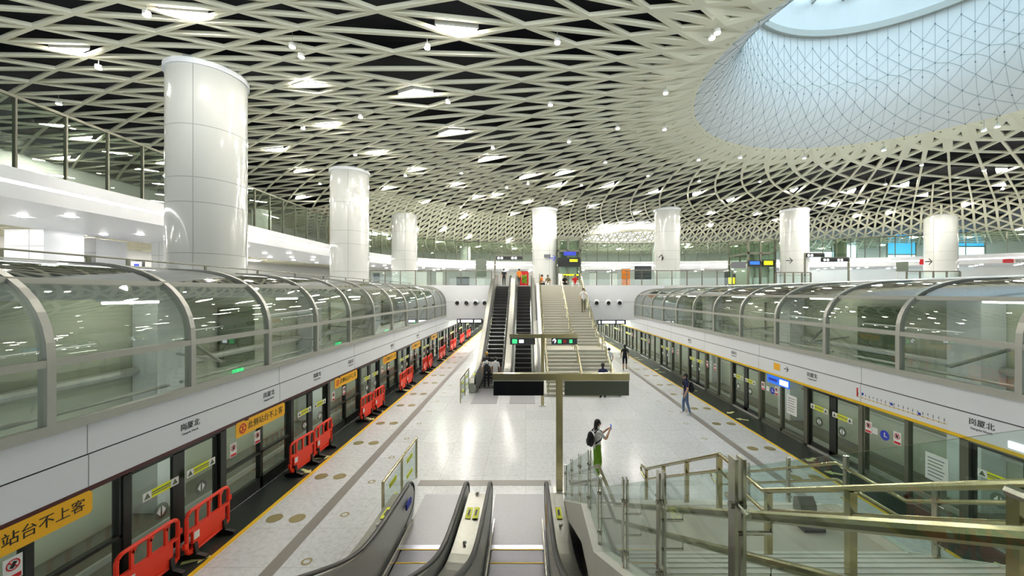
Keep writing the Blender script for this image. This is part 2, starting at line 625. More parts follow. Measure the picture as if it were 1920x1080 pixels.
# solid flared shell of the skylight shaft (a child of the ceiling)
prof = [(8.2, zceil(8.2))]
for k in range(1, 15):
    r = 8.2 - (8.2 - 6.32) * (k / 14) ** .7
    prof.append((r, zceil(r)))
prof += [(6.3, ZC + 3.0), (6.3, H + 12.2), (6.3, H + 13.4)]
n = 96
sh = MB()
fr = [[(CX + r * math.cos(2 * PI * k / n), CY + r * math.sin(2 * PI * k / n), z) for k in range(n)] for r, z in prof]
out = [[(CX + (r + .25) * math.cos(2 * PI * k / n), CY + (r + .25) * math.sin(2 * PI * k / n), z + .1) for k in range(n)] for r, z in prof][::-1]
vs = [p for f in fr + out for p in f]
R = len(fr) * 2
sh.add(vs, [(i * n + k, i * n + (k + 1) % n, ((i + 1) % R) * n + (k + 1) % n, ((i + 1) % R) * n + k) for i in range(R) for k in range(n)])
sh.smooth = True
sh.build('skylight_shaft', 'shell', ceil)
# joints of the shell: fine dark lines in a triangular net
jt = MB()


def shp(v, th, off=.012):
    """point on the inside of the shell at a share v of its height"""
    f = v * (len(prof) - 1)
    i = min(int(f), len(prof) - 2)
    t = f - i
    r = prof[i][0] * (1 - t) + prof[i + 1][0] * t - off
    z = prof[i][1] * (1 - t) + prof[i + 1][1] * t - off * .6
    return Vector((CX + r * math.cos(th), CY + r * math.sin(th), z))


L = len(prof) - 1
lv = [q / L for q in (0, 2, 4.5, 7, 9.5, 12, 13.5, 14.3, 14.8, 15.3, 15.65, 16, 16.5, 17)]


def net(v0, a0, v1, a1, w):
    n_ = 5 if v0 * L < 14 else 1
    for q in range(n_):
        f0, f1 = q / n_, (q + 1) / n_
        jt.bar(shp(v0 + (v1 - v0) * f0, a0 + (a1 - a0) * f0), shp(v0 + (v1 - v0) * f1, a0 + (a1 - a0) * f1), w)


for j in range(96):
    t0, t1 = 2 * PI * j / 96, 2 * PI * (j + 1) / 96
    for i in range(len(lv) - 1):
        net(lv[i], t0, lv[i + 1], t0, .006)
        if i < len(lv) - 2:
            if (i + j) % 2 == 0:
                net(lv[i], t0, lv[i + 1], t1, .008)
            else:
                net(lv[i], t1, lv[i + 1], t0, .008)
        if i % 2 == 0 and (j + i // 2) % 2 == 0:
            p = shp(lv[i], t0)
            jt.ell(p, (.025, .025, .04), 6, 4)
jt.smooth = False
jt.build('shell_joint', 'seam', ceil)
# ring, glass and beams on top of the shaft
rm = MB()
fr = []
for k in range(97):
    a = 2 * PI * k / 96
    c, s_ = math.cos(a), math.sin(a)
    fr.append([(CX + r * c, CY + r * s_, z) for r, z in ((6.1, H + 13.3), (6.35, H + 13.3), (6.35, H + 13.62), (6.1, H + 13.62))])
rm.sweep(fr)
rm.build('skylight_ring', 'alu', ceil)
cl = MB()
fr = []
for k in range(97):
    a = 2 * PI * k / 96
    c, s_ = math.cos(a), math.sin(a)
    fr.append([(CX + r * c, CY + r * s_, z) for r, z in ((6.3, H + 13.6), (6.5, H + 13.6), (6.5, H + 15.4), (6.3, H + 15.4))])
cl.sweep(fr)
cl.build('skylight_curb', 'shell', ceil)
bmz = H + 15.3
bb = MB()
for k in range(-4, 5):
    x = k * 1.45
    hl = math.sqrt(max(.1, 6.4 ** 2 - x * x))
    bb.bar((CX + x, CY - hl, bmz), (CX + x, CY + hl, bmz), .12, .3)
    bb.bar((CX - hl, CY + x, bmz), (CX + hl, CY + x, bmz), .06, .14)
bb.build('skylight_beam', 'alu', ceil)
MB().cyl(CX, CY, bmz + .2, bmz + .23, 6.5, 64).build('skylight_glass', 'g_sky', ceil)
# dark void over the lattice, open only at the shaft; unseen outer skirt added against side light
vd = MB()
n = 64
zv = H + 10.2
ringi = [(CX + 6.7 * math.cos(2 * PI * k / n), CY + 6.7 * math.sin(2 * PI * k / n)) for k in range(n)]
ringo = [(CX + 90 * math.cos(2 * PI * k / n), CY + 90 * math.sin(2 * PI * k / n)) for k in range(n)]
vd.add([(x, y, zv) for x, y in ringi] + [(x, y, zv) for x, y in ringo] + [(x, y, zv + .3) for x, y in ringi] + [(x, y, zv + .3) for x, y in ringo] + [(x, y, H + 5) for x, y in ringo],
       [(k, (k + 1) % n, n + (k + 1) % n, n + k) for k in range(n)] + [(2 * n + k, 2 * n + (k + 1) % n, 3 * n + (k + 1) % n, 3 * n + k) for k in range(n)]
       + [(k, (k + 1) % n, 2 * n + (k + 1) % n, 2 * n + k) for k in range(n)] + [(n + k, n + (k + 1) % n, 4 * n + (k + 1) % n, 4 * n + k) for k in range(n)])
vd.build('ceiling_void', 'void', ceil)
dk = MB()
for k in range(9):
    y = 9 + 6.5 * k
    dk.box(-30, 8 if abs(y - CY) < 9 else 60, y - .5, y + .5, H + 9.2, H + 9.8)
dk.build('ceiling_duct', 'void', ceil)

# ------------------------------------------------------------------ lamps in the lattice
BIG = [(400, 33), (130, 98), (792, 53), (525, 157), (829, 168), (626, 233), (878, 240), (502, 283), (715, 285), (938, 287), (1000, 320), (790, 319),
       (585, 313), (860, 343), (1067, 343), (722, 356), (567, 365), (930, 363), (810, 378), (995, 377), (1137, 355), (1215, 365), (1290, 369), (1378, 369),
       (1045, 386), (960, 402), (870, 402), (1105, 388), (1200, 397), (1345, 397), (1422, 400), (1872, 314), (1718, 338), (1590, 353), (1870, 348), (1732, 367),
       (1617, 379), (1807, 381), (1666, 396), (1718, 411), (1480, 363), (1545, 385), (1512, 388), (1825, 411), (1912, 392), (1450, 413), (1383, 433), (1335, 421),
       (1292, 436), (785, 404), (725, 421), (700, 428), (755, 440), (818, 453), (832, 410), (880, 418), (900, 445), (958, 425), (968, 440), (1600, 405), (1660, 430), (1780, 445), (1905, 440),
       (1005, 445), (1130, 420), (1160, 440), (1540, 440), (648, 395), (880, 372), (1070, 318), (150, 257), (157, 297), (290, 303)]
used = set()
COLS = ((-11.75, 14.2), (-11.65, 25.4), (-11.7, 37), (1.8, 37), (13.6, 37), (26, 37.2), (40.6, 37.6))
lamps = []
for x, y in BIG:
    p = atz(x, y, ZC)
    if y > 398:
        for _ in range(4):
            p = atz(x, y, zceil(math.hypot(p.x - CX, p.y - CY), (p.x - CX) / math.hypot(p.x - CX, p.y - CY)))
    i = min((i for i in range(len(HALF)) if i not in used and all(math.hypot(HALF[i][0].x - a, HALF[i][0].y - b) > 2.7 for a, b in COLS)), key=lambda i: (HALF[i][0].x - p.x) ** 2 + (HALF[i][0].y - p.y) ** 2)
    used.add(i)
    ce, inn = HALF[i]
    k = 1.0
    # small cells get a lamp somewhat larger than the opening, as the photo's lamps keep one size
    size = max((a - b).length for a, b in ((inn[0], inn[1]), (inn[1], inn[2]), (inn[2], inn[0])))
    k = max(.35, min(1.15, 1.3 / size))
    t = thing('ceiling_light', '', 'ceiling light', ce)
    v = [(q - ce) * k for q in inn]
    dn = Vector((0, 0, -.03))
    b = MB()
    b.add([q * .92 + dn for q in v] + [q * .92 + Vector((0, 0, .08)) for q in v], [(0, 1, 2), (3, 4, 5), (0, 1, 4, 3), (1, 2, 5, 4), (2, 0, 3, 5)])
    local(b, 'diffuser', 'lamp', t)
    h = MB()
    h.add([q for q in v] + [q + Vector((0, 0, .2)) for q in v] + [q * .9 for q in v], [(3, 4, 5), (0, 1, 4, 3), (1, 2, 5, 4), (2, 0, 3, 5), (0, 1, 7, 6), (1, 2, 8, 7), (2, 0, 6, 8)])
    local(h, 'housing', 'housing', t)
    lamps.append(t)
LAMPTXT = ['large triangular ceiling light at the picture top, above the nearest column', 'triangular ceiling light above the left gallery glass, left of the nearest column',
           'large triangular ceiling light at the top middle of the lattice', 'triangular ceiling light just right of the nearest column head',
           'triangular ceiling light in the middle of the lattice, second below the top one', 'triangular ceiling light above the second column on the left',
           'triangular ceiling light over the hall middle, third below the top one', 'triangular ceiling light between first and second columns, beside the second column head',
           'triangular ceiling light right of the second column head, nearest of its row']
for i, t in enumerate(lamps):
    if i < len(LAMPTXT):
        t['label'] = LAMPTXT[i]
    else:
        x = BIG[i][0]
        if x < 1000:
            t['label'], t['group'] = 'small triangular ceiling light in the far lattice on the left side', 'triangular ceiling lights of the far left lattice'
        elif x < 1400:
            t['label'], t['group'] = 'small triangular ceiling light in the far lattice over the stairs', 'triangular ceiling lights of the far middle lattice'
        else:
            t['label'], t['group'] = 'small triangular ceiling light in the lattice beyond the skylight shaft', 'triangular ceiling lights beyond the skylight'

SMALL = [(275, 29), (185, 128), (801, 90), (840, 192), (1045, 80), (1032, 197), (548, 88), (565, 107), (568, 241), (676, 220), (666, 291), (1067, 266), (924, 278),
         (865, 325), (1135, 305), (1158, 241), (1248, 175), (1246, 243), (1335, 72), (1345, 62), (1388, 296), (1657, 282), (1508, 297), (1845, 245), (1870, 238), (1311, 340), (1425, 341),
         (1728, 310), (1660, 346), (1845, 320), (1880, 355), (1310, 300), (110, 195), (950, 352), (1090, 348), (990, 345), (1215, 330), (760, 330), (600, 345)]
spots = []
spm = None
for x, y in SMALL:
    p = atz(x, y, ZC - .25)
    r = math.hypot(p.x - CX, p.y - CY)
    t = thing('hanging_spotlight', '', 'spotlight', (p.x, p.y, ZC - .25))
    if spm is None:
        spm = (MB().cyl(0, 0, 0, .1, .095, 16).data('spot_body', 'housing'), MB().cyl(0, 0, -.015, 0, .085, 16).data('lens', 'spot'), MB().cyl(0, 0, .1, .5, .012, 6).data('suspension_wire', 'alu'))
    for q, nme in zip(spm, ('spot_body', 'lens', 'suspension_wire')):
        local(q, nme, None, t)
    if r < 13:
        t['label'], t['group'] = 'small bright spotlight under the edge of the skylight shaft', 'spotlights around the skylight shaft'
    elif x > 1400:
        t['label'], t['group'] = 'small round hanging spotlight beyond the skylight shaft', 'hanging spotlights beyond the skylight'
    else:
        t['label'], t['group'] = 'small round spotlight hanging below the lattice over the hall', 'hanging spotlights over the hall'

# second, smaller ring of light far behind the stairs
t = thing('skylight_ring_light', 'bright oval skylight ring in the far ceiling between two far columns', 'skylight', (13.2, 50.2, H + 7.0))
for k, (r, z, m, hgt) in enumerate(((5.6, .1, 'lattice', .25), (5.1, .45, 'litwhite', .35), (4.6, .8, 'lattice', .2), (4.2, 1.1, 'litwhite', .4))):
    b = MB()
    b.sweep([[(rr * math.cos(2 * PI * q / 48), rr * math.sin(2 * PI * q / 48), zz) for rr, zz in ((r, z), (r + .35, z), (r + .35, z + hgt), (r, z + hgt))] for q in range(49)])
    local(b, 'light_ring' if m == 'litwhite' else 'rim', m, t)

# ------------------------------------------------------------------ columns
def column(x, y, lab, extra=()):
    z0 = ZU
    t = thing('column', lab, 'column', (x, y, 0), 'round white columns')
    MB().cyl(x, y, z0, ZC + .1, 1.19, 64).build('shaft', 'column', t)
    j = MB()
    for z in (H + 1.35, H + 3.1, H + 3.95, H + 5.75):
        n = 64
        fr = [[(x + r * math.cos(2 * PI * k / n), y + r * math.sin(2 * PI * k / n), zz) for r, zz in ((1.18, z), (1.194, z), (1.194, z + .022), (1.18, z + .022))] for k in range(n + 1)]
        j.sweep(fr)
    for k in range(4):
        a = -PI / 2 + .35 + k * PI / 2
        c, s_ = math.cos(a), math.sin(a)
        j.bar((x + 1.187 * c, y + 1.187 * s_, z0), (x + 1.187 * c, y + 1.187 * s_, ZC), .016)
    j.build('panel_joint', 'joint', t)
    b = MB()
    n = 64
    b.sweep([[(x + r * math.cos(2 * PI * k / n), y + r * math.sin(2 * PI * k / n), z) for r, z in ((1.19, ZC - .18), (1.25, ZC - .18), (1.25, ZC + .0), (1.19, ZC + .0))] for k in range(n + 1)])
    b.build('collar', 'white', t)
    return t


cols = [column(-11.75, 14.2, 'nearest and largest white column, rising behind the left glass canopy'),
        column(-11.65, 25.4, 'second white column from the camera in the left row'),
        column(-11.7, 37.0, 'third and farthest white column of the left row, left of the far escalators'),
        column(1.8, 37.0, 'white column behind the top of the far stairs'),
        column(13.6, 37.0, 'white column right of the far stairs, in the middle of the far right lattice'),
        column(26.0, 37.2, 'white column beside the glass lift tower on the right'),
        column(40.6, 37.6, 'rightmost white column, carrying a red mark and an arrow')]


def onfront(c, x, y, Y):
    return at(x, y, Y - 1.25)


# small signs printed on the columns
def arrow(b, dirx=1, s=.3):
    return b


for (x, y, Y, body, size, m, c) in ((1036, 484, 37, '→', .9, 'blueprint', 3), (1240, 485, 37, '↑', .9, 'blackprint', 4), (1480, 489, 37.2, '→', .9, 'blackprint', 5), (1741, 491, 37.6, '→', 1.0, 'blackprint', 6)):
    p = at(x, y, Y - 1.3)
    text('arrow_sign', body, size, p, 'cam', m, cols[c])
p = at(1026, 480, 37 - 1.26)
MB().box(p.x - .3, p.x + .3, p.y - .02, p.y + .02, p.z - .15, p.z + .15).build('notice_plate', 'greyprint', cols[3])
p = at(1728, 491, 37.6 - 1.26)
MB().box(p.x - .18, p.x + .18, p.y - .02, p.y + .02, p.z - .25, p.z + .25).build('notice_plate', 'redsign', cols[6])

# ------------------------------------------------------------------ upper gallery round the hall
ctrl = [(-15.7, -6), (-15.7, 5), (-15.7, 16), (-15.7, 28), (-15.2, 35), (-13.2, 40.5), (-9, 44.5), (-3, 46.7), (5, 47.4), (15, 47.4), (24, 46), (33, 43.5), (41, 41), (47, 37), (51, 32), (53, 26), (54, 18), (54, 6)]


def spline(c, per=8):
    o = []
    for i in range(len(c) - 1):
        p0, p1, p2, p3 = (Vector(c[max(0, min(len(c) - 1, k))]) for k in (i - 1, i, i + 1, i + 2))
        for k in range(per):
            t = k / per
            o.append(.5 * ((2 * p1) + (p2 - p0) * t + (2 * p0 - 5 * p1 + 4 * p2 - p3) * t * t + (3 * p1 - p0 - 3 * p2 + p3) * t ** 3))
    o.append(Vector(c[-1]))
    return o


path = spline(ctrl)
nor = []
for i in range(len(path)):
    d = (path[min(i + 1, len(path) - 1)] - path[max(i - 1, 0)]).normalized()
    nor.append(Vector((-d.y, d.x)))      # points away from the hall


def band(prof):
    """sweep a cross-section [(outward offset, z)] along the gallery edge"""
    b = MB()
    b.sweep([[(p.x + q.x * o, p.y + q.y * o, z) for o, z in prof] for p, q in zip(path, nor)])
    return b


gal = st(band([(0, ZG0), (0, ZGS - .05), (.08, ZGS - .05), (.08, ZGS + .05), (0, ZGS + .05), (0, ZG1), (6.5, ZG1), (6.5, ZG0), (.0, ZG0)]).build('floor_gallery', 'white'))
band([(.02, ZGS - .045), (.02, ZGS + .045), (.07, ZGS + .045), (.07, ZGS - .045)]).build('light_strip', 'striplight', gal)
st(band([(13.5, ZU - 1), (13.5, ZC + 1), (13.8, ZC + 1), (13.8, ZU - 1)]).build('wall_outer', 'wall'))
# soffit downlights
sd = MB().cyl(0, 0, 0, .02, .13, 14).data('downlight', 'downlens')
for k in range(0, len(path), 3):
    for off in (1.6, 3.4, 5.2):
        p, q = path[k], nor[k]
        if p.y < 5:
            continue
        o = local(sd, 'downlight', None, gal)
        o.location = (p.x + q.x * off, p.y + q.y * off, ZG0 - .021)
# glass wall on the gallery edge, posts spaced evenly
gw = thing('gallery_glass_wall', 'tall glass wall on slim steel posts along the upper gallery edge', 'glass wall', (path[30].x, path[30].y, ZG1))
ln = [0]
for i in range(1, len(path)):
    ln.append(ln[-1] + (path[i] - path[i - 1]).length)


def along(s_):
    for i in range(1, len(ln)):
        if ln[i] >= s_:
            t = (s_ - ln[i - 1]) / (ln[i] - ln[i - 1])
            return path[i - 1].lerp(path[i], t), nor[i - 1].lerp(nor[i], t).normalized()
    return path[-1], nor[-1]


s0, s1 = 14.0, ln[-1] - 8
NP = 92
zt = H + 6.08
prev = None
for k in range(NP + 1):
    p, q = along(s0 + (s1 - s0) * k / NP)
    a = Vector((p.x + q.x * .25, p.y + q.y * .25, ZG1))
    MB().bar(a, (a.x, a.y, zt), .05, .11, up=(q.x, q.y, 0)).build('post', 'framegrey', gw)
    if prev is not None:
        m_ = Vector((q.x, q.y, 0)) * .012
        g = MB()
        u = Vector((0, 0, zt - ZG1))
        g.add([prev - m_, a - m_, a - m_ + u, prev - m_ + u, prev + m_, a + m_, a + m_ + u, prev + m_ + u],
              [(0, 1, 2, 3), (7, 6, 5, 4), (0, 4, 5, 1), (2, 6, 7, 3)])
        g.build('glass_pane', 'g_gal', gw)
    prev = a
band([(.2, zt), (.2, zt + .09), (.3, zt + .09), (.3, zt)]).build('top_rail', 'framegrey', gw)
# people-height interior walls and columns behind the gallery glass
for i, (k, off, w, m) in enumerate(((26, 5.2, 1.1, 'column'), (52, 5.2, 1.2, 'column'), (74, 5.2, 1.2, 'column'), (34, 4, .8, 'wood'), (92, 5, 1.1, 'dkgreen'), (100, 5, .8, 'dkgreen'))):
    p, q = path[k], nor[k]
    c = MB().cyl(p.x + q.x * off, p.y + q.y * off, ZG1, ZC - 1.5, w * .6, 24)
    c.build('column', m, None, ('round white' if m == 'column' else 'slim dark' if m == 'dkgreen' else 'gold clad') + ' pillar behind the gallery glass, ' + ['over the left track', 'left of the far escalators', 'behind the far stairs', 'beside the second column', 'far on the right', 'at the right picture edge'][i], 'column')
# daylit openings in the outer wall on the right
for i, (x, y0, y1, w, m) in enumerate(((1528, 472, 491, 34, 'sky'), (1583, 455, 489, 22, 'sky'), (1690, 440, 478, 26, 'blueglow'), (1690, 478, 489, 26, 'sky'), (1816, 440, 462, 30, 'blueglow'), (1828, 463, 484, 42, 'sky'))):
    Yw = 50 if x < 1600 else 47
    a, b = at(x - w, y1, Yw), at(x + w, y0, Yw)
    o = st(MB().box(a.x, b.x, Yw, Yw + .15, a.z, b.z).build('window_%d' % (i + 1), m))
    MB().box(a.x, b.x, Yw - .06, Yw, b.z - .02, b.z + .1).box(a.x - .1, a.x, Yw - .06, Yw + .1, a.z, b.z).box(b.x, b.x + .1, Yw - .06, Yw + .1, a.z, b.z).build('window_frame', 'framegrey', o)

# under the left gallery: pillars, a lower lattice ceiling, gold panels
st(MB().box(-34, -33.7, -8, 62, ZU, ZC).build('wall_left_inner', 'wall'))
lc = MB()
for i in range(14):
    for j in range(60):
        x, y = -33 + .85 * i, 4 + .85 * j
        a, b, c, d_ = Vector((x, y, 8.35)), Vector((x + .85, y, 8.35)), Vector((x + .85, y + .85, 8.35)), Vector((x, y + .85, 8.35))
        lc.bar(a, c, .07, .12)
        lc.bar(a, b, .07, .12)
        if (i + j) % 2:
            lc.bar(b, d_, .07, .12)
lc2 = st(lc.build('ceiling_left_inner', 'lattice'))
MB().box(-33.5, -21, 3, 56, 9.0, 9.1).build('ceiling_void', 'void', lc2)
for i, (x0, x1, Y, m, lab) in enumerate(((8, 82, 17.5, 'white', 'broad white panelled pillar under the left gallery, at the picture edge'), (118, 180, 20.5, 'white', 'white panelled pillar under the left gallery, nearer the round column'),
                                         (284, 306, 22, 'wall', 'pale pillar under the left gallery just left of the nearest column'))):
    a, b = at(x0, 500, Y), at(x1, 500, Y)
    t = thing('panelled_pillar', lab, 'pillar', (a.x, Y, ZU))
    MB().box(a.x, b.x, Y, Y + 1.6, ZU, ZG0 - .0).build('pillar_body', m, t)
    j = MB()
    for z in (ZU + .75, ZU + 1.5):
        j.box(a.x - .003, b.x + .003, Y - .004, Y + .02, z, z + .02)
    j.box(a.x + (b.x - a.x) * .62, a.x + (b.x - a.x) * .62 + .02, Y - .004, Y + .01, ZU, ZG0)
    j.build('panel_joint', 'joint', t)
for i, (x0, x1, y0, Y, lab) in enumerate(((86, 103, 467, 22.5, 'gold panel standing between the two white pillars on the left'), (181, 191, 474, 22.5, 'narrow gold panel right of the white pillar on the left'))):
    a, b = at(x0, y0, Y), at(x1, y0, Y)
    t = thing('gold_panel', lab, 'panel', (a.x, Y, ZU), 'gold panels under the left gallery')
    MB().box(a.x, b.x, Y, Y + .4, ZU, a.z).build('panel', 'wood', t)
    MB().box(a.x, b.x, Y - .02, Y + .42, a.z, a.z + .12).build('cap', 'framegrey', t)
a, b = at(85, 459, 23), at(128, 465, 23)
t = thing('overhead_sign', 'steel framed overhead sign with a short dark panel under the left gallery', 'sign', (b.x, 23, ZU))
MB().bar((b.x, 23, ZU), (b.x, 23, a.z), .1).build('post', 'framegrey', t)
MB().bar((a.x, 23, a.z), (b.x + .05, 23, a.z), .1).build('beam', 'framegrey', t)
a, b = at(106, 463, 23), at(119, 471, 23)
MB().box(a.x, b.x, 22.95, 23.05, b.z, a.z - .05).build('sign_panel', 'screen', t)
a, b = at(140, 481, 20), at(163, 500, 20)
t = thing('ticket_display', 'grey framed white display on the concourse, left of the nearest column', 'display', (a.x, 20, ZU))
MB().box(a.x, b.x, 20, 20.2, ZU, a.z).build('frame', 'framegrey', t)
MB().box(a.x + .08, b.x - .08, 19.98, 20.0, ZU, a.z - .08).build('screen', 'paper', t)
a, b = at(216, 489, 24), at(269, 497, 24)
t = thing('hanging_sign', 'long dark and white sign low beside the nearest column', 'sign', (a.x, 24, ZU))
MB().box(a.x, b.x, 24, 24.1, ZU, a.z).build('sign_body', 'signface', t)
MB().box(a.x + 1.0, b.x - .1, 23.98, 24, ZU + .05, a.z - .06).build('sign_face', 'paper', t)
MB().box(a.x + 1.2, b.x - .25, 23.97, 23.98, ZU + .16, a.z - .18).build('print', 'blueprint', t)

# lamps added to brighten the space under the far concourse
for i in range(2):
    for k in range(8):
        x, y = (-4.6, 7.4)[i], YM + 2.2 + 4.6 * k
        t = thing('added_panel_light', f"added white panel light under the far concourse {'left' if i == 0 else 'right'} of the stairs, {ORD[k]} from the edge", 'ceiling light', (x, y, 2.86), 'added panel lights under the far concourse')
        MB().box(x - .9, x + .9, y - .9, y + .9, 2.84, 2.87).build('diffuser', 'addedlight', t)
        MB().box(x - .95, x + .95, y - .95, y + .95, 2.87, 2.9).build('housing', 'housing', t)
# lamps added to brighten the left side hall, after one known there
for k in range(4):
    y = 15 + 7 * k
    t = thing('added_panel_light', f'added white round ceiling light in the side hall behind the white pillars, {ORD[k]} from the camera', 'ceiling light', (-25.5, y, 8.2), 'added ceiling lights of the left side hall')
    MB().cyl(-25.5, y, 8.16, 8.2, .5, 24).build('diffuser', 'downlens', t)
    MB().cyl(-25.5, y, 8.2, 8.3, .55, 24).build('housing', 'housing', t)
# ------------------------------------------------------------------ platform screen doors
def sidebox(b, side, d0, d1, y0, y1, z0, z1):
    """box at depth d0..d1 measured from the door face into the track"""
    if side == 'left':
        return b.box(XL - d1, XL - d0, y0, y1, z0, z1)
    return b.box(XR + d0, XR + d1, y0, y1, z0, z1)


def face(side, d=0):
    return XL - d if side == 'left' else XR + d


ZH = 2.03                       # underside of the header
WORDS = {'left': 'left', 'right': 'right'}


def sticker(side, y, z, w, h, kind, parent):
    """small printed sign on the glass; the print is a child of its plate"""
    sg = -1 if side == 'left' else 1
    if kind == 'warn':
        o = sidebox(MB(), side, -.012, -.006, y - w / 2, y + w / 2, z - h / 2, z + h / 2).build('warning_strip', 'brightyel', parent)
        e = MB()
        for q in (-1, 1):
            sidebox(e, side, -.016, -.008, y + q * (w / 2 - h * .55) - h * .55, y + q * (w / 2 - h * .55) + h * .55, z - h / 2, z + h / 2)
        e.build('white_end', 'paper', o)
        t = MB()
        for q in (-1, 1):
            yc = y + q * (w / 2 - h * .55)
            t.prism([(yc - h * .38, z - h * .3), (yc + h * .38, z - h * .3), (yc, z + h * .38)], 0, .004, lambda p, r, d: (face(side, -.017 - d), p, r))
        t.build('warning_triangle', 'dkgreen', o)
        u = MB()
        sidebox(u, side, -.015, -.008, y - w * .3, y + w * .3, z + h * .06, z + h * .22)
        sidebox(u, side, -.015, -.008, y - w * .26, y + w * .26, z - h * .2, z - h * .08)
        u.build('print_lines', 'signback', o)
    elif kind == 'ban':
        o = sidebox(MB(), side, -.012, -.006, y - w / 2, y + w / 2, z - h / 2, z + h / 2).build('notice_sticker', 'paper', parent)
        c = MB()
        n = 18
        for k in range(n):
            a, e = 2 * PI * k / n, 2 * PI * (k + 1) / n
            r0, r1 = w * .3, w * .38
            X = face(side, -.014)
            c.add([(X, y + r0 * math.cos(a), z + h * .16 + r0 * math.sin(a)), (X, y + r1 * math.cos(a), z + h * .16 + r1 * math.sin(a)),
                   (X, y + r1 * math.cos(e), z + h * .16 + r1 * math.sin(e)), (X, y + r0 * math.cos(e), z + h * .16 + r0 * math.sin(e))], [(0, 1, 2, 3)])
        c.bar((face(side, -.015), y - w * .24, z + h * .16 + w * .24), (face(side, -.015), y + w * .24, z + h * .16 - w * .24), .014)
        sidebox(c, side, -.016, -.008, y - w * .42, y + w * .42, z - h * .45, z - h * .27)
        c.build('red_print', 'redsign', o)
        d = MB()
        d.bar((face(side, -.013), y - w * .12, z + h * .05), (face(side, -.013), y + w * .1, z + h * .28), .03)
        d.build('figure_print', 'blackprint', o)
    elif kind == 'arrow':
        c = MB()
        n = 20
        c.prism([(w / 2 * math.cos(2 * PI * k / n), w / 2 * math.sin(2 * PI * k / n)) for k in range(n)], -.01, -.006, lambda p, q, d: (face(side, d), y + p, z + q))
        o = c.build('door_arrow_disc', 'g_disc', parent)
        a = MB()
        for q in (-1, 1):
            a.prism([(q * .02, .09), (q * .09, 0), (q * .02, -.09)], -.014, -.009, lambda p, r, d: (face(side, d), y + p, z + r))
        a.build('arrow_print', 'paper', o)


M['g_disc'] = glass('frosted disc', (205, 212, 205), 2.0, .2)


def door(side, y0, i):
    w = 2.12
    sgn = 'left' if side == 'left' else 'right'
    lab = f"pair of glass sliding doors on the {sgn} platform edge, {ORD[i]} pair from the camera"
    t = thing('platform_screen_door', lab, 'sliding door', (face(side), y0 + w / 2, 0), f'platform screen doors on the {sgn} edge')
    f = MB()
    sidebox(f, side, 0, .2, y0 - .07, y0 + .07, 0, ZH)
    sidebox(f, side, 0, .2, y0 + w - .07, y0 + w + .07, 0, ZH)
    sidebox(f, side, 0, .2, y0 - .07, y0 + w + .07, ZH - .06, ZH)
    f.build('door_frame', 'frame' if side == 'left' else 'framegrey', t)
    sidebox(MB(), side, 0, .22, y0 - .07, y0 + w + .07, 0, .06).build('sill', 'steel', t)
    for q in (0, 1):
        a = y0 + .08 + q * (w / 2 - .08)
        b = a + w / 2 - .08
        lf = MB()
        st0 = .13 if q else .045
        st1 = .045 if q else .13
        sidebox(lf, side, .06, .12, a, a + st0, .06, ZH - .06)
        sidebox(lf, side, .06, .12, b - st1, b, .06, ZH - .06)
        sidebox(lf, side, .06, .12, a, b, .06, .2)
        sidebox(lf, side, .06, .12, a, b, ZH - .12, ZH - .06)
        l = lf.build('door_leaf', 'frame', t)
        sidebox(MB(), side, .085, .095, a + st0, b - st1, .2, ZH - .12).build('glass', 'g_psd', l)
        if y0 < 45:
            c = (a + b) / 2 + (.04 if q == 0 else -.04)
            sticker(side, c, 1.42, .72, .15, 'warn', l)
            if y0 < 26:
                sticker(side, c, 1.0, .3, .3, 'arrow', l)
    return t


def fixed(side, y0, y1, i):
    sgn = side
    lab = f"fixed glass screen panel on the {sgn} platform edge, {ORD[i]} from the camera"
    t = thing('fixed_screen_panel', lab, 'glass panel', (face(side), (y0 + y1) / 2, 0), f'fixed screen panels on the {sgn} edge')
    f = MB()
    ym = (y0 + y1) / 2
    for a, b in ((y0, y0 + .05), (ym - .05, ym + .05), (y1 - .05, y1)):
        sidebox(f, side, .02, .14, a, b, 0, ZH)
    sidebox(f, side, .02, .14, y0, y1, 0, .3 if side == 'left' else .12)
    sidebox(f, side, .02, .14, y0, y1, ZH - .05, ZH)
    if side == 'left':
        sidebox(f, side, .02, .12, y0, y1, .93, .99)
    f.build('panel_frame', 'frame' if side == 'left' else 'framegrey', t)
    for a, b in ((y0 + .05, ym - .05), (ym + .05, y1 - .05)):
        for z0, z1 in (((.3, .93), (.99, ZH - .05)) if side == 'left' else ((.12, ZH - .05),)):
            sidebox(MB(), side, .07, .08, a, b, z0, z1).build('glass', 'g_psd', t)
    if y0 < 40:
        if side == 'left':
            sticker(side, y0 + .22, 1.42, .2, .32, 'ban', t)
            sticker(side, ym - .2, 1.42, .2, .32, 'ban', t)
        else:
            sticker(side, y1 - .2, 1.45, .2, .32, 'ban', t)
            sticker(side, ym + .2, 1.45, .2, .32, 'ban', t)
    return t


for side, base, pitch in (('left', 6.70, 4.73), ('right', 6.15, 4.7)):
    i = 0
    y = base - (pitch if side == 'left' else 0)
    if side == 'right':
        fixed(side, y - pitch + 2.19, y - .07, 0)
    while y < 62:
        door(side, y, i)
        fixed(side, y + 2.19, y + pitch - .07, i + (0 if side == 'left' else 1))
        y += pitch
        i += 1

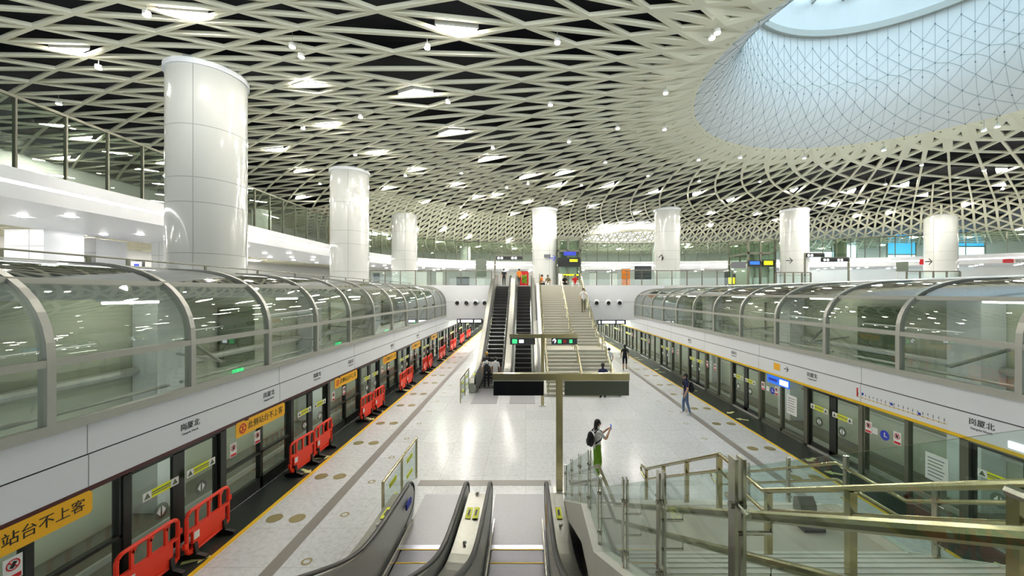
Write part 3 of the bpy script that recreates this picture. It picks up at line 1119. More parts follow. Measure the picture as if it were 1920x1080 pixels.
# ---- headers (fascias) over the doors
for side, trim in (('left', 'maroon'), ('right', 'yellow')):
    b = MB()
    sidebox(b, side, -.02, .3, -2, YE, ZH + .05, 2.58)
    sidebox(b, side, 0, .3, -2, YE, 2.60, 3.15)
    o = st(b.build('trim_header_' + side, 'white'))
    sidebox(MB(), side, .0, .28, -2, YE, 2.58, 2.60).build('groove', 'black', o)
    sidebox(MB(), side, -.03, .25, -2, YE, ZH - .02, ZH + .05).build('lower_edge', trim, o)
    j = MB()
    for k in range(14):
        y = 1.35 + 4.73 * k
        sidebox(j, side, -.022, .1, y, y + .012, ZH + .05, 2.58)
        sidebox(j, side, -.002, .1, y, y + .012, 2.6, 3.15)
    j.build('panel_joint', 'joint', o)
    if side == 'left':
        for k, y in enumerate((7.93, 10.36, 12.75, 15.2, 19.9, 24.6)):
            text('station_name', '岗厦北', .155, (face(side, -.024), y, 2.42), 'left', 'blackprint', o)
            text('station_name', 'Gangxia North', .065, (face(side, -.024), y, 2.29), 'left', 'greyprint', o)
    else:
        for y in (7.95, 12.65, 17.4, 22.1):
            text('station_name', '岗厦北', .155, (face(side, -.024), y, 2.42), 'right', 'blackprint', o)
            text('station_name', 'Gangxia North', .065, (face(side, -.024), y, 2.29), 'right', 'greyprint', o)
        sidebox(MB(), side, -.026, -.015, 14.25, 14.6, 2.25, 2.5).build('exit_mark', 'orange', o)
        text('exit_arrow', '→', .32, (face(side, -.026), 13.9, 2.38), 'right', 'blackprint', o)
        # line map: thin yellow line with stops
        mp = MB()
        sidebox(mp, side, -.026, -.02, 8.6, 10.9, 2.2, 2.212)
        mo = mp.build('line_map', 'yellow', o)
        d = MB()
        for k in range(20):
            y = 8.65 + k * .118
            d.cyl(0, 0, 0, 0, 0, 3) if False else sidebox(d, side, -.028, -.02, y - .008, y + .008, 2.195, 2.217)
            sidebox(d, side, -.028, -.02, y - .004, y + .004, 2.25 + .02 * (k % 2), 2.32)
        d.build('stop_marks', 'greyprint', mo)
        d = MB()
        for y, z in ((10.75, 2.32), (9.9, 2.28), (9.2, 2.25)):
            sidebox(d, side, -.029, -.02, y - .03, y + .03, z - .03, z + .03)
        d.build('line_badges', 'blueprint', mo)
        d = MB()
        sidebox(d, side, -.029, -.02, 10.9, 10.94, 2.2, 2.45)
        d.build('line_badge', 'redsign', mo)
        sidebox(MB(), side, -.03, -.02, 6.95, 7.5, 2.13, 2.26).build('light_sign', 'litwhite', o)

# ---- orange hanging banners on the left
for k in range(6):
    y0 = 4.42 + 4.73 * k - (.0 if k else .15)
    y1 = y0 + 1.85
    t = thing('orange_banner', f'orange hanging banner with black writing on the left screen, {ORD[k]} from the camera', 'banner', (XL + .05, (y0 + y1) / 2, 1.84), 'orange no-boarding banners')
    b = MB()
    n = 5
    b.prism([(y0 + .04, 1.66), (y1 - .04, 1.66), (y1, 1.70), (y1, 1.98), (y1 - .04, 2.02), (y0 + .04, 2.02), (y0, 1.98), (y0, 1.70)], XL + .03, XL + .042, lambda p, q, d: (d, p, q))
    b.build('banner_face', 'orange', t)
    MB().box(XL + .0, XL + .045, y0 + .3, y0 + .42, 1.99, 2.04).build('hanger', 'maroon', t)
    text('banner_text', '此侧站台不上客', .2, (XL + .044, y0 + 1.07, 1.84), 'left', 'blackprint', t, width=1.35)
    c = MB()
    m_ = 20
    yc = y0 + .22
    for q in range(m_):
        a, e = 2 * PI * q / m_, 2 * PI * (q + 1) / m_
        c.add([(XL + .045, yc + r * math.cos(g), 1.84 + r * math.sin(g)) for r, g in ((.09, a), (.12, a), (.12, e), (.09, e))], [(0, 1, 2, 3)])
    sidebox(c, 'left', -.047, -.044, yc - .1, yc + .1, 1.875, 1.895)
    sidebox(c, 'left', -.047, -.044, yc - .1, yc + .1, 1.785, 1.805)
    sidebox(c, 'left', -.047, -.044, yc - .02, yc + .02, 1.805, 1.875)
    c.build('round_emblem', 'redsign', t)

# ---- right side posters and the blue sign
a = 13.65
t = thing('blue_sign', 'blue sign board hanging under the right header, above white poster', 'sign', (XR - .05, 14.3, 1.85), None)
sidebox(MB(), 'right', -.06, -.03, 13.7, 14.95, 1.7, 2.0).build('sign_face', 'bluesign', t)
sidebox(MB(), 'right', -.066, -.058, 13.75, 14.2, 1.76, 1.94).build('pale_print', 'litwhite', t)
sidebox(MB(), 'right', -.064, -.058, 14.35, 14.85, 1.8, 1.9).build('print_lines', 'blueprint', t)
for i, (y, w, z0, z1, lab) in enumerate(((13.62, .5, .82, 1.5, 'white poster on the right screen panel below the blue sign'), (8.82, .5, .8, 1.42, 'white notice sheet with grey writing on the right screen nearest the camera'))):
    t = thing('poster', lab, 'poster', (XR, y, z0))
    sidebox(MB(), 'right', -.02, -.01, y - w / 2, y + w / 2, z0, z1).build('sheet', 'paper', t)
    d = MB()
    for k in range(6):
        z = z1 - .12 - k * (z1 - z0) * .13
        sidebox(d, 'right', -.023, -.018, y - w * (.34 - .05 * (k % 3)), y + w * .38, z, z + .02)
    d.build('print_lines', 'greyprint', t)
for i, (y, lab) in enumerate(((10.1, 'round blue accessibility sticker beside the third door pair on the right'), (14.7, 'blue sticker sign beside the fourth door pair on the right'))):
    t = thing('accessibility_sticker', lab, 'sticker', (XR, y, 1.45), 'accessibility stickers on the right screen')
    c = MB()
    c.prism([(.13 * math.cos(2 * PI * k / 20), .13 * math.sin(2 * PI * k / 20)) for k in range(20)], -.016, -.01, lambda p, q, d: (face('right', d), y + p, 1.4 + q))
    c.build('disc', 'blueprint', t)
    d = MB()
    sidebox(d, 'right', -.02, -.014, y - .015, y + .015, 1.38, 1.47)
    sidebox(d, 'right', -.02, -.014, y - .07, y + .02, 1.36, 1.385)
    d.build('wheelchair_print', 'paper', t)
    e = sidebox(MB(), 'right', -.016, -.01, y + .2, y + .36, 1.33, 1.5)
    e.build('white_patch', 'paper', t)

# ------------------------------------------------------------------ curved glass canopies over the tracks
pf = [(0, 3.15), (0, 4.12)]
for k in range(1, 13):
    a = PI / 2 * k / 12
    cc, ss = max(0, math.cos(a)), math.sin(a)
    pf.append((2.3 - 2.3 * cc ** (2 / 2.4), 4.12 + 1.62 * ss ** (2 / 2.4)))
pf.append((2.72, 5.76))


def canopy(side, y_first, pitch, nr):
    sg = -1 if side == 'left' else 1
    X0 = face(side)
    lab = f'long curved glass canopy with grey ribs over the {side} track'
    t = thing('glass_canopy', lab, 'glass canopy', (X0, 0, 3.15))
    hs = 1 if side == 'left' else .84
    pz = [z if i < 2 else 4.12 + (z - 4.12) * hs for i, (x_, z) in enumerate(pf)]
    P = lambda i, y, d=0: Vector((X0 + sg * (pf[i][0] + d * NX[i]), y, pz[i] - d * NZ[i]))
    NX, NZ = [], []
    for i in range(len(pf)):
        a, b = pf[max(0, i - 1)], pf[min(len(pf) - 1, i + 1)]
        dx, dz = b[0] - a[0], b[1] - a[1]
        l = math.hypot(dx, dz)
        NX.append(dz / l)
        NZ.append(dx / l)
    ys = [y_first + pitch * k for k in range(nr)] + [YM - .2]
    for y in ys:
        b = MB()
        for d in (0,):
            b.sweep([[P(i, y - .055, -.05), P(i, y + .055, -.05), P(i, y + .055, .09), P(i, y - .055, .09)] for i in range(len(pf))])
        b.build('rib', 'alu', t)
    y0, y1 = ys[0] - .3, ys[-1]
    iu = 7 if side == 'left' else 6
    for nm, i, w, h in (('sill_beam', 0, .12, .14), ('transom', 1, .09, .11), ('upper_purlin', iu, .09, .1), ('top_beam', len(pf) - 1, .1, .1)):
        p, q = P(i, y0), P(i, y1)
        MB().bar(p, q, w, h).build(nm, 'alu', t)
    for k in range(len(ys) - 1):
        a, b = ys[k] + .05, ys[k + 1] - .05
        for i0, i1 in ((0, 1), (1, iu), (iu, len(pf) - 1)):
            m = MB()
            fr = [[P(i, a, .0), P(i, b, .0), P(i, b, .016), P(i, a, .016)] for i in range(i0, i1 + 1)]
            m.sweep(fr)
            m.smooth = i1 - i0 > 1
            m.build('glass_pane', 'g_top' if i0 == iu else 'g_tube', t)
    for k in range(len(ys) // 2):
        y = ys[min(2 * k + 1, len(ys) - 1)]
        b = MB()
        b.tube([(X0 + sg * .25, y - 2.0, 4.0), (X0 + sg * 1.2, y - .1, 3.3)], .04)
        b.tube([(X0 + sg * .3, y - 2.3, 3.28), (X0 + sg * .3, y + 2.2, 3.28)], .035)
        b.tube([(X0 + sg * 1.2, y, 3.3), (X0 + sg * 4.0, y + 1.5, 3.3)], .04)
        b.build('brace', 'alu', t)
    return t


canopy('left', 3.2, 2.39, 13)
canopy('right', 2.55, 2.39, 13)
for side in ('left',):
    sg = -1 if side == 'left' else 1
    X = face(side) + sg * 2.9
    t = thing('edge_railing', f'low steel railing along the {side} concourse edge above the glass canopy', 'railing', (X, 10, ZU))
    MB().tube([(X, -2, ZU + .2), (X, YM - .5, ZU + .2)], .02).build('rail', 'framegrey', t)
    for k in range(15):
        y = .3 + 2.3 * k
        MB().box(X - .02, X + .02, y - .03, y + .03, ZU, ZU + .2).build('post', 'framegrey', t)

# ------------------------------------------------------------------ red crowd barriers
def barrier():
    t = thing('crowd_barrier', '', 'barrier', (0, 0, 0), 'red plastic crowd barriers along the left doors')
    W, HT = 1.14, .95
    b = MB()
    # rounded outer tube with the feet gap underneath
    def loop(z0, z1, w, r, n=5):
        pts = []
        for cx_, cz_, a0 in ((w - r, z1 - r, 0), (-w + r, z1 - r, PI / 2), (-w + r, z0 + r, PI), (w - r, z0 + r, 1.5 * PI)):
            for k in range(n + 1):
                a = a0 + PI / 2 * k / n
                pts.append((0, cx_ + r * math.cos(a), cz_ + r * math.sin(a)))
        return pts + [pts[0]]
    b.tube(loop(.14, HT, W / 2 - .03, .12), .034, 8)
    for y in (-.3, 0, .3):
        b.bar((0, y, .6), (0, y, HT), .05, .04, up=(1, 0, 0))
        b.bar((0, y, HT - .1), (0, y + .06, HT - .02), .05, .04, up=(1, 0, 0))
    b.smooth = False
    local(b, 'frame', 'red', t)
    pnl = MB().box(-.025, .025, -.42, .42, .18, .6)
    local(pnl, 'solid_panel', 'red', t)
    c = MB()
    c.bar((0, -.55, .58), (0, .55, .58), .06, .05)
    c.bar((0, -.55, .2), (0, .55, .2), .06, .05)
    local(c, 'cross_rail', 'red', t)
    local(MB().box(-.03, .03, W / 2 - .02, W / 2 + .04, .62, .72), 'link_hook', 'red', t)
    local(MB().box(-.03, .03, -W / 2 - .04, -W / 2 + .02, .3, .4), 'link_hook', 'red', t)
    s_ = MB().box(-.03, .03, -.4, -.27, .36, .5)
    local(s_, 'white_label', 'paper', t)
    for y in (-.38, .38):
        f = MB()
        f.prism([(-.26, 0), (.26, 0), (.26, .05), (.08, .1), (.05, .3), (-.05, .3), (-.08, .1), (-.26, .05)], y - .04, y + .04, lambda p, q, d: (p, d, q))
        local(f, 'foot', 'black', t)
    return t


proto = barrier()
for k in range(9):
    for q in (0, 1):
        t = proto if k == q == 0 else copy_tree(proto)
        t.location = (-6.5 + .04 * math.sin(k * 3 + q), 6.63 + 1.2 * q + 4.55 * k, .004)
        t.rotation_euler.z = .05 * math.sin(5 * k + 2 * q)
        where = ORD[2 * k + q]
        t['label'] = f'red plastic crowd barrier on black feet before the left doors, {where} from the camera'
# ------------------------------------------------------------------ escalators
M['plate'] = mat('ribbed landing plate', (156, 156, 160), .45, .6, .08, 20)
M['deck'] = mat('escalator deck steel', (150, 150, 142), .3, .9, .08, 10)
T30 = math.tan(math.radians(30))
RISE = ZU
UV = 4.6
UV2 = UV + RISE / T30


def sr(x, w=.7):
    return .5 * (x + math.sqrt(x * x + w * w))


def zu(u):
    z = T30 * (sr(u - UV) - sr(u - UV2)) - T30 * (sr(-UV) - sr(-UV2))
    return max(0, z)


SU = [k * .35 for k in range(8, 52)]


def escalator(name_lab, xc, yb, dr, near, sides):
    t = thing('escalator', name_lab, 'escalator', (xc, yb, 0), 'escalators')
    W = lambda x, u, z: Vector((xc + x, yb + dr * u, z))
    u_end = UV2 + 3.6
    us = [2.15 + .3 * k for k in range(int((u_end - 2.9) / .3))]
    ue = us[-1]
    for sx in (-.63, .63):
        # balustrade panel with a rounded front end
        front = [(2.15 + .0 + .33 * math.cos(a), .55 + .33 * math.sin(a)) for a in [1.5 * PI - PI * k / 10 for k in range(11)]]
        poly = [(2.15, .0)] + [(max(1.82, p), max(0.02, q)) for p, q in front] + [(u, zu(u) + .88) for u in us[1:]] + [(ue + .33, zu(ue) + .55), (ue, zu(ue) + .03)]
        poly += [(u, max(0, zu(u) - .03)) for u in us[::-1][1:-1]]
        b = MB()
        n = len(us)
        # built as strips so that the outline stays clean
        for k in range(len(us) - 1):
            a, c = us[k], us[k + 1]
            b.add([W(sx - .03, a, max(0, zu(a) - .05)), W(sx + .03, a, max(0, zu(a) - .05)), W(sx + .03, a, zu(a) + .88), W(sx - .03, a, zu(a) + .88),
                   W(sx - .03, c, max(0, zu(c) - .05)), W(sx + .03, c, max(0, zu(c) - .05)), W(sx + .03, c, zu(c) + .88), W(sx - .03, c, zu(c) + .88)],
                  [(0, 3, 7, 4), (1, 5, 6, 2), (3, 2, 6, 7), (0, 4, 5, 1)] + ([(0, 1, 2, 3)] if k == 0 else []) + ([(4, 7, 6, 5)] if k == len(us) - 2 else []))
        for uc, zc, sgn in ((2.15, .44, -1), (ue, zu(ue) + .44, 1)):
            pr = [(uc + sgn * .36 * math.sin(PI * k / 12), zc + .44 * math.cos(PI * k / 12)) for k in range(13)]
            b.prism(pr, sx - .03, sx + .03, lambda p, q, d: W(d, p, max(0.0, q)))
        b.build('balustrade', 'steel', t)
        hp = [W(sx, 2.5, .2), W(sx, 2.15, .26)] + [W(sx, 2.15 - .37 * math.sin(a), .6 - .34 * math.cos(a)) for a in [PI * k / 10 for k in range(1, 10)]]
        hp += [W(sx, u, zu(u) + .94) for u in us]
        hp += [W(sx, ue + .37 * math.sin(a), zu(ue) + .6 + .34 * math.cos(a)) for a in [PI * k / 10 for k in range(1, 10)]]
        h = MB()
        fr = []
        for k, p in enumerate(hp):
            d = (hp[min(k + 1, len(hp) - 1)] - hp[max(k - 1, 0)]).normalized()
            r = Vector((1, 0, 0))
            up = r.cross(d)
            fr.append([p + r * (.042 * math.cos(a)) + up * (.026 * math.sin(a)) for a in [2 * PI * q / 10 for q in range(10)]])
        h.sweep(fr)
        h.smooth = True
        h.build('handrail', 'black', t)
        # skirt beside the steps
        s_ = MB()
        q = sx * .84
        for k in range(len(us) - 1):
            a, c = us[k], us[k + 1]
            s_.add([W(q - .012, a, max(.004, zu(a) - .1)), W(q + .012, a, max(.004, zu(a) - .1)), W(q + .012, a, zu(a) + .16), W(q - .012, a, zu(a) + .16),
                    W(q - .012, c, max(.004, zu(c) - .1)), W(q + .012, c, max(.004, zu(c) - .1)), W(q + .012, c, zu(c) + .16), W(q - .012, c, zu(c) + .16)],
                   [(0, 3, 7, 4), (1, 5, 6, 2), (3, 2, 6, 7)])
        s_.build('skirt', 'steel2', t)
    # outer deck and cladding
    for sx, w in sides:
        sgn = 1 if w > 0 else -1
        b = MB()
        x0, x1 = sx, sx + w
        uu = [1.95] + us
        for k in range(len(uu) - 1):
            a, c = uu[k], uu[k + 1]
            za, zc_ = zu(a) + (.74 if k else .5), zu(c) + .74
            ba, bc = max(0, zu(a) - 1.0), max(0, zu(c) - 1.0)
            b.add([W(x0, a, za), W(x1, a, za - .03), W(x1, a, ba), W(x0, a, ba), W(x0, c, zc_), W(x1, c, zc_ - .03), W(x1, c, bc), W(x0, c, bc)],
                  [(0, 1, 5, 4), (1, 2, 6, 5), (2, 3, 7, 6)] + ([(0, 3, 2, 1)] if k == 0 else []) + ([(4, 5, 6, 7)] if k == len(uu) - 2 else []))
        b.build('deck', 'deck', t)
        m_ = sx + w / 2
        for kx in ((-.07, .07) if abs(w) > .35 else (0,)):
            k = MB()
            k.add([W(m_ + kx - .055, 2.75, .765), W(m_ + kx + .055, 2.75, .765), W(m_ + kx + .055, 3.15, .775), W(m_ + kx - .055, 3.15, .775)], [(0, 1, 2, 3)])
            k.add([W(m_ + kx - .055, 2.75, .75), W(m_ + kx + .055, 2.75, .75), W(m_ + kx + .055, 3.15, .76), W(m_ + kx - .055, 3.15, .76)], [(0, 1, 2, 3)])
            y_ = k.build('warning_sticker', 'brightyel', t)
            r_ = MB()
            r_.add([W(m_ + kx - .02, 2.85, .777), W(m_ + kx + .02, 2.85, .777), W(m_ + kx + .02, 3.05, .787), W(m_ + kx - .02, 3.05, .787)], [(0, 1, 2, 3)])
            r_.add([W(m_ + kx - .02, 2.85, .77), W(m_ + kx + .02, 2.85, .77), W(m_ + kx + .02, 3.05, .78), W(m_ + kx - .02, 3.05, .78)], [(0, 1, 2, 3)])
            r_.build('warning_print', 'blackprint', y_)
        for u in ((2.2, 3.95) if abs(w) > .35 else (3.4,)):
            p = W(m_, u, zu(u) + .76)
            MB().ell(p, (.035, .035, .03), 10, 6).build('deck_knob', 'steel', t)
    a, c = W(-.6, .8 if near else 0, 0), W(.6, 2.8, 0)
    MB().box(a.x, c.x, min(a.y, c.y), max(a.y, c.y), .002, .012).build('floor_plate', 'plate', t)
    a, c = W(-.53, 2.8, 0), W(.53, 2.95, 0)
    MB().box(a.x, c.x, min(a.y, c.y), max(a.y, c.y), .002, .03).build('comb', 'palecomb' if near else 'steel2', t)
    a, c = W(-.6, UV2 + 1.2, 0), W(.6, u_end, 0)
    MB().box(a.x, c.x, min(a.y, c.y), max(a.y, c.y), RISE + .002, RISE + .012).build('floor_plate', 'plate', t)
    # steps: the treads stay level, so they stand apart on the slope
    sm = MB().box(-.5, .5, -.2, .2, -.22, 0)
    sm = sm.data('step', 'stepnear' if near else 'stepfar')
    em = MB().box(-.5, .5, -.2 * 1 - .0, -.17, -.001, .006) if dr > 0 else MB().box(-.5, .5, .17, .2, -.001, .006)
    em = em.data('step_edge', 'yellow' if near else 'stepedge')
    k = 0
    u = 3.15
    while u < UV2 + 1.3:
        z = T30 * (sr(u - UV, .4) - sr(u - UV2, .4)) - T30 * (sr(-UV, .4) - sr(-UV2, .4)) if 0 else zu(u)
        o = local(sm, 'step', None, t)
        o.location = (0, dr * u, z - .0 + .012)
        e = local(em, 'step_edge', None, o)
        u += .4
    return t


M['palecomb'] = mat('bright comb plate', (206, 208, 220), .3, .6, .04, 10)  # pale metal of the near comb plates
e1 = escalator('left escalator of the near pair, its steps running down towards the platform', -1.96, 10.6, -1, True, ((-.67, -.3),))
e2 = escalator('right escalator of the near pair, between steel deck and glass stair railing', -.17, 10.6, -1, True, ((-1.08, .38), (.67, .31)))
e3 = escalator('left escalator of the far pair, carrying waiting people at its foot', -1.96, 17.8, 1, False, ((-.67, -.3),))
e4 = escalator('right escalator of the far pair, beside the wide stairs', -.17, 17.8, 1, False, ((-1.08, .38), (.67, .2)))
# caution panels on the near newels
p = MB()
for nm, lab, x, y, z, m in (('newel_sticker', None, -2.535, 8.25, .62, 'blueprint'),):
    MB().box(x + .031 - .03, x + .034 - .0, y - .16, y + .16, z - .06, z + .06).build('newel_sticker', m, e1)
MB().box(.42, .427, 7.85, 8.05, .35, .75).build('newel_sticker', 'orange', e2)

# short glass railing left of each escalator foot
def foot_rail(lab, x, y0, y1):
    t = thing('glass_railing', lab, 'railing', (x, (y0 + y1) / 2, 0), 'short glass railings by the escalator feet')
    for y in (y0, (y0 + y1) / 2, y1):
        MB().box(x - .025, x + .025, y - .025, y + .025, 0, 1.08).build('post', 'brass', t)
    MB().tube([(x, y0 - .03, 1.1), (x, y1 + .03, 1.1)], .03).build('rail', 'brass', t)
    for a, b in ((y0 + .06, (y0 + y1) / 2 - .06), ((y0 + y1) / 2 + .06, y1 - .06)):
        g = MB().box(x - .006, x + .006, a, b, .12, .98).build('glass_panel', 'g_rail', t)
        for z in (.42, .82):
            MB().box(x - .009, x + .009, (a + b) / 2 - .22, (a + b) / 2 + .22, z - .05, z + .05).build('yellow_sticker', 'brightyel', g)
    return t


foot_rail('short glass railing with yellow stickers left of the near escalators', -3.05, 8.2, 10.7)
foot_rail('short glass railing left of the far escalators', -3.05, 17.9, 20.5)

# ------------------------------------------------------------------ stairs
SX0, SX1 = 1.05, 4.7


def stairs(lab, yb, dr, l1):
    """yb: foot; dr: direction of climbing; l1: landing length"""
    t = thing('staircase', lab, 'staircase', ((SX0 + SX1) / 2, yb, 0), 'stone stairs')
    z, u = 0, 0
    r1, n1 = 1.85 / 12, 12
    r2, n2 = (ZU - 1.85) / 25, 25
    tread = .2955

    def flight(n, r):
        nonlocal z, u
        b, c = MB(), MB()
        base = z
        for k in range(n):
            z += r
            ya, yb_ = yb + dr * u, yb + dr * (u + tread)
            lo = max(0, base - .3 + (z - base) * .0) if base == 0 else max(0, z - .6)
            b.box(SX0, SX1, min(ya, yb_), max(ya, yb_), 0 if base == 0 else z - .6, z)
            e0, e1_ = yb + dr * (u - .012), yb + dr * (u + .035)
            c.box(SX0 + .05, SX1 - .05, min(e0, e1_), max(e0, e1_), z - .03, z + .004)
            u += tread
        o = b.build('flight', 'stone', t)
        c.build('nosing', 'nosing', o)

    flight(n1, r1)
    y0 = yb + dr * u
    y1 = yb + dr * (u + l1)
    MB().box(SX0, SX1, min(y0, y1), max(y0, y1), z - .4, z).build('landing', 'stone', t)
    u += l1
    flight(n2, r2)
    y0, y1 = yb + dr * u, yb + dr * (u + 2.2)
    if dr > 0:
        MB().box(SX0, SX1, y0, YM - .3, ZU - .4, ZU).build('landing', 'stone', t)
    else:
        MB().box(SX0, SX1, y1, y0, ZU - .4, ZU).build('landing', 'stone', t)
    zl = lambda u_: max(0, min(1.85, u_ * r1 / tread)) + max(0, min(ZU - 1.85, (u_ - n1 * tread - l1) * r2 / tread))
    ub = [0, n1 * tread, n1 * tread + l1, n1 * tread + l1 + n2 * tread]
    for x, xw in ((.82, .23), (SX1 - .08, .08)):
        b = MB()
        for k in range(3):
            a, c = ub[k], ub[k + 1]
            za, zc_ = zl(a) + .16, zl(c) + .16
            A, C_ = yb + dr * a, yb + dr * c
            b.add([(x, A, max(0, za - .55)), (x + xw, A, max(0, za - .55)), (x + xw, A, za), (x, A, za), (x, C_, max(0, zc_ - .55)), (x + xw, C_, max(0, zc_ - .55)), (x + xw, C_, zc_), (x, C_, zc_)],
                  [(0, 1, 2, 3), (4, 7, 6, 5), (0, 3, 7, 4), (1, 5, 6, 2), (3, 2, 6, 7), (0, 4, 5, 1)])
        b.build('stringer', 'nosing', t)
    return t, zl, ub


sn, zln, ubn = stairs('near stone staircase with a landing, seen through its glass railing at lower right', 9.25, -1, 1.05)
sf, zlf, ubf = stairs('wide beige staircase in the distance, right of the far escalators', 19.0, 1, 1.4)


def stair_rail(lab, x, yb, dr, zl, ub, kind, u_end, rails=((.9, .03), (.66, .025)), off=0.0, base=.16, gh=1.1, us=None):
    t = thing('stair_railing', lab, 'railing', (x, yb, 0), 'stair railings')
    W = lambda u, h, dx=0: Vector((x + dx, yb + dr * u, zl(u) + h))
    knots = [u for u in ub if u <= u_end]
    if knots[-1] < u_end:
        knots.append(u_end)
    for i, (h, r) in enumerate(rails):
        pts = []
        if i == 0:
            h2 = rails[1][0] if len(rails) > 1 else h - .25
            pts = [W(-.12, h2, off) + Vector((0, -dr * .0, 0)), W(-.3, h2 + .04, off), W(-.36, (h + h2) / 2, off), W(-.3, h - .04, off), W(-.12, h, off)]
        else:
            pts = [W(-.12, h, off)]
        for u in knots:
            pts.append(W(u, h, off))
        MB().tube(pts, r, 10).build('handrail', 'brass', t)
    n = max(2, int(u_end / 1.12))
    us = us or [0.06 + (u_end - .1) * k / n for k in range(n + 1)]
    n = len(us) - 1
    if kind == 'glass':
        for k, u in enumerate(us):
            p = MB()
            for dx in (-.018, .018):
                p.box(x + dx - .007, x + dx + .007, yb + dr * u - .028, yb + dr * u + .028, zl(u) - .02, zl(u) + gh + .05)
            q = p.build('post', 'steel2', t)
            for h in (.3, gh - .16):
                c = MB()
                a = W(u, h)
                c.tube([a + Vector((-.035, 0, 0)), a + Vector((.035, 0, 0))], .016)
                c.tube([a + Vector((0, -.09, 0)), a + Vector((0, .09, 0))], .012)
                c.build('glass_clamp', 'steel2', q)
            if off:
                b = MB()
                for h, r in rails:
                    a = W(u, h - .07)
                    b.tube([a, a + Vector((off, 0, 0)), W(u, h, off)], .01)
                b.build('rail_bracket', 'steel2', q)
            if k < n:
                a, c_ = u + .05, us[k + 1] - .05
                mids = [a] + [w for w in ub if a < w < c_] + [c_]
                g = MB()
                g.sweep([[W(w, .14, -.006), W(w, .14, .006), W(w, gh, .006), W(w, gh, -.006)] for w in mids])
                g.build('glass_panel', 'g_rail', t)
    else:
        for u in us:
            MB().box(x - .032, x + .032, yb + dr * u - .032, yb + dr * u + .032, zl(u), zl(u) + rails[0][0] - .02).build('post', 'brass', t)
    return t


stair_rail('glass railing on the left side of the near stairs, with posts and two thick tubes', .93, 9.25, -1, zln, ubn, 'glass', 8.9, off=.15, rails=((.735, .024), (.535, .022)), gh=.95,
           us=[.2, 1.45, 2.62, 3.62, 4.43, 5.65, 6.61, 7.56, 8.6])
stair_rail('double tube railing along the middle of the near stairs', 2.88, 9.25, -1, zln, ubn, 'tube', 8.2)
stair_rail('glass railing on the right side of the near stairs', 4.62, 9.25, -1, zln, ubn, 'glass', 7.4, rails=((.77, .026), (.53, .022)), gh=.9)
stair_rail('left tube railing of the far stairs, next to the escalator', 1.12, 19.0, 1, zlf, ubf, 'tube', ubf[-1])
stair_rail('middle tube railing dividing the far stairs', 2.85, 19.0, 1, zlf, ubf, 'tube', ubf[-1])
stair_rail('right tube railing of the far stairs', 4.46, 19.0, 1, zlf, ubf, 'tube', ubf[-1])

# folded platform lift at the landing
t = thing('stair_platform_lift', 'grey folded machine unit standing behind the near stair glass on the right', 'platform lift', (3.98, 5.42, 1.85))
t.scale = (.72, .72, .72)
b = MB()
b.prism([(-.05, .1), (.13, .1), (.2, .3), (.17, .52), (.07, .56), (-.02, .42)], -.16, .16, lambda p, q, d: (d, p, q))
local(b, 'machine_body', 'liftgrey', t)
b = MB()
b.prism([(-.2, 0), (.22, 0), (.22, .1), (.1, .12), (-.2, .06)], -.2, .2, lambda p, q, d: (d, p, q))
local(b, 'machine_base', 'signface', t)

# ------------------------------------------------------------------ sign gantries
def gantry(lab, y, xp, xa, xb, zb, panels, pw=.17):
    t = thing('sign_gantry', lab, 'sign', (xp, y, 0))
    MB().box(xp - pw / 2, xp + pw / 2, y - .06, y + .06, 0, zb).build('post', 'brass', t)
    MB().box(xa, xb, y - .09, y + .09, zb - .08, zb + .09).build('beam', 'brass', t)
    for (a, b, z0, z1, m, nm) in panels:
        q = MB().box(a, b, y - .06, y + .06, z0, z1).build(nm, m, t)
        MB().box(a - .015, b + .015, y - .065, y + .065, z1, zb - .08).build('hanger', 'steel', q)
    MB().box(xp - .16, xp + .16, y - .16, y + .16, 0, .02).build('base_plate', 'steel', t)
    return t


g1 = gantry('tall brass-coloured T-shaped gantry with two blank dark panels before the near escalators', 10.0, .87, -.86, 2.68, H - 2.18,
            ((-.84, .46, H - 2.66, H - 2.29, 'screen', 'dark_panel'), (1.01, 2.67, H - 2.66, H - 2.29, 'signback', 'grey_panel')))
g2 = gantry('steel T-shaped gantry with lit direction signs at the foot of the far escalators', 17.55, .76, -.75, 2.38, H - 1.98,
            ((-.72, .42, H - 2.36, H - 2.06, 'signface', 'sign_panel'), (1.17, 2.34, H - 2.36, H - 2.06, 'signface', 'sign_panel')), .14)
yy = 17.55 - .064
for x0, x1, z0, z1, m in ((-.62, -.4, -2.31, -2.11, 'greenlit'), (-.3, -.1, -2.28, -2.14, 'litwhite'), (1.46, 1.62, -2.3, -2.13, 'greenlit'), (1.72, 1.84, -2.28, -2.15, 'redsign'), (1.98, 2.12, -2.29, -2.13, 'greenlit')):
    MB().box(x0, x1, yy - .004, yy, H + z0, H + z1).build('pictogram', m, g2)
text('arrow_sign', '↑', .3, (1.3, yy - .004, H - 2.215), 'cam', 'litwhite', g2)

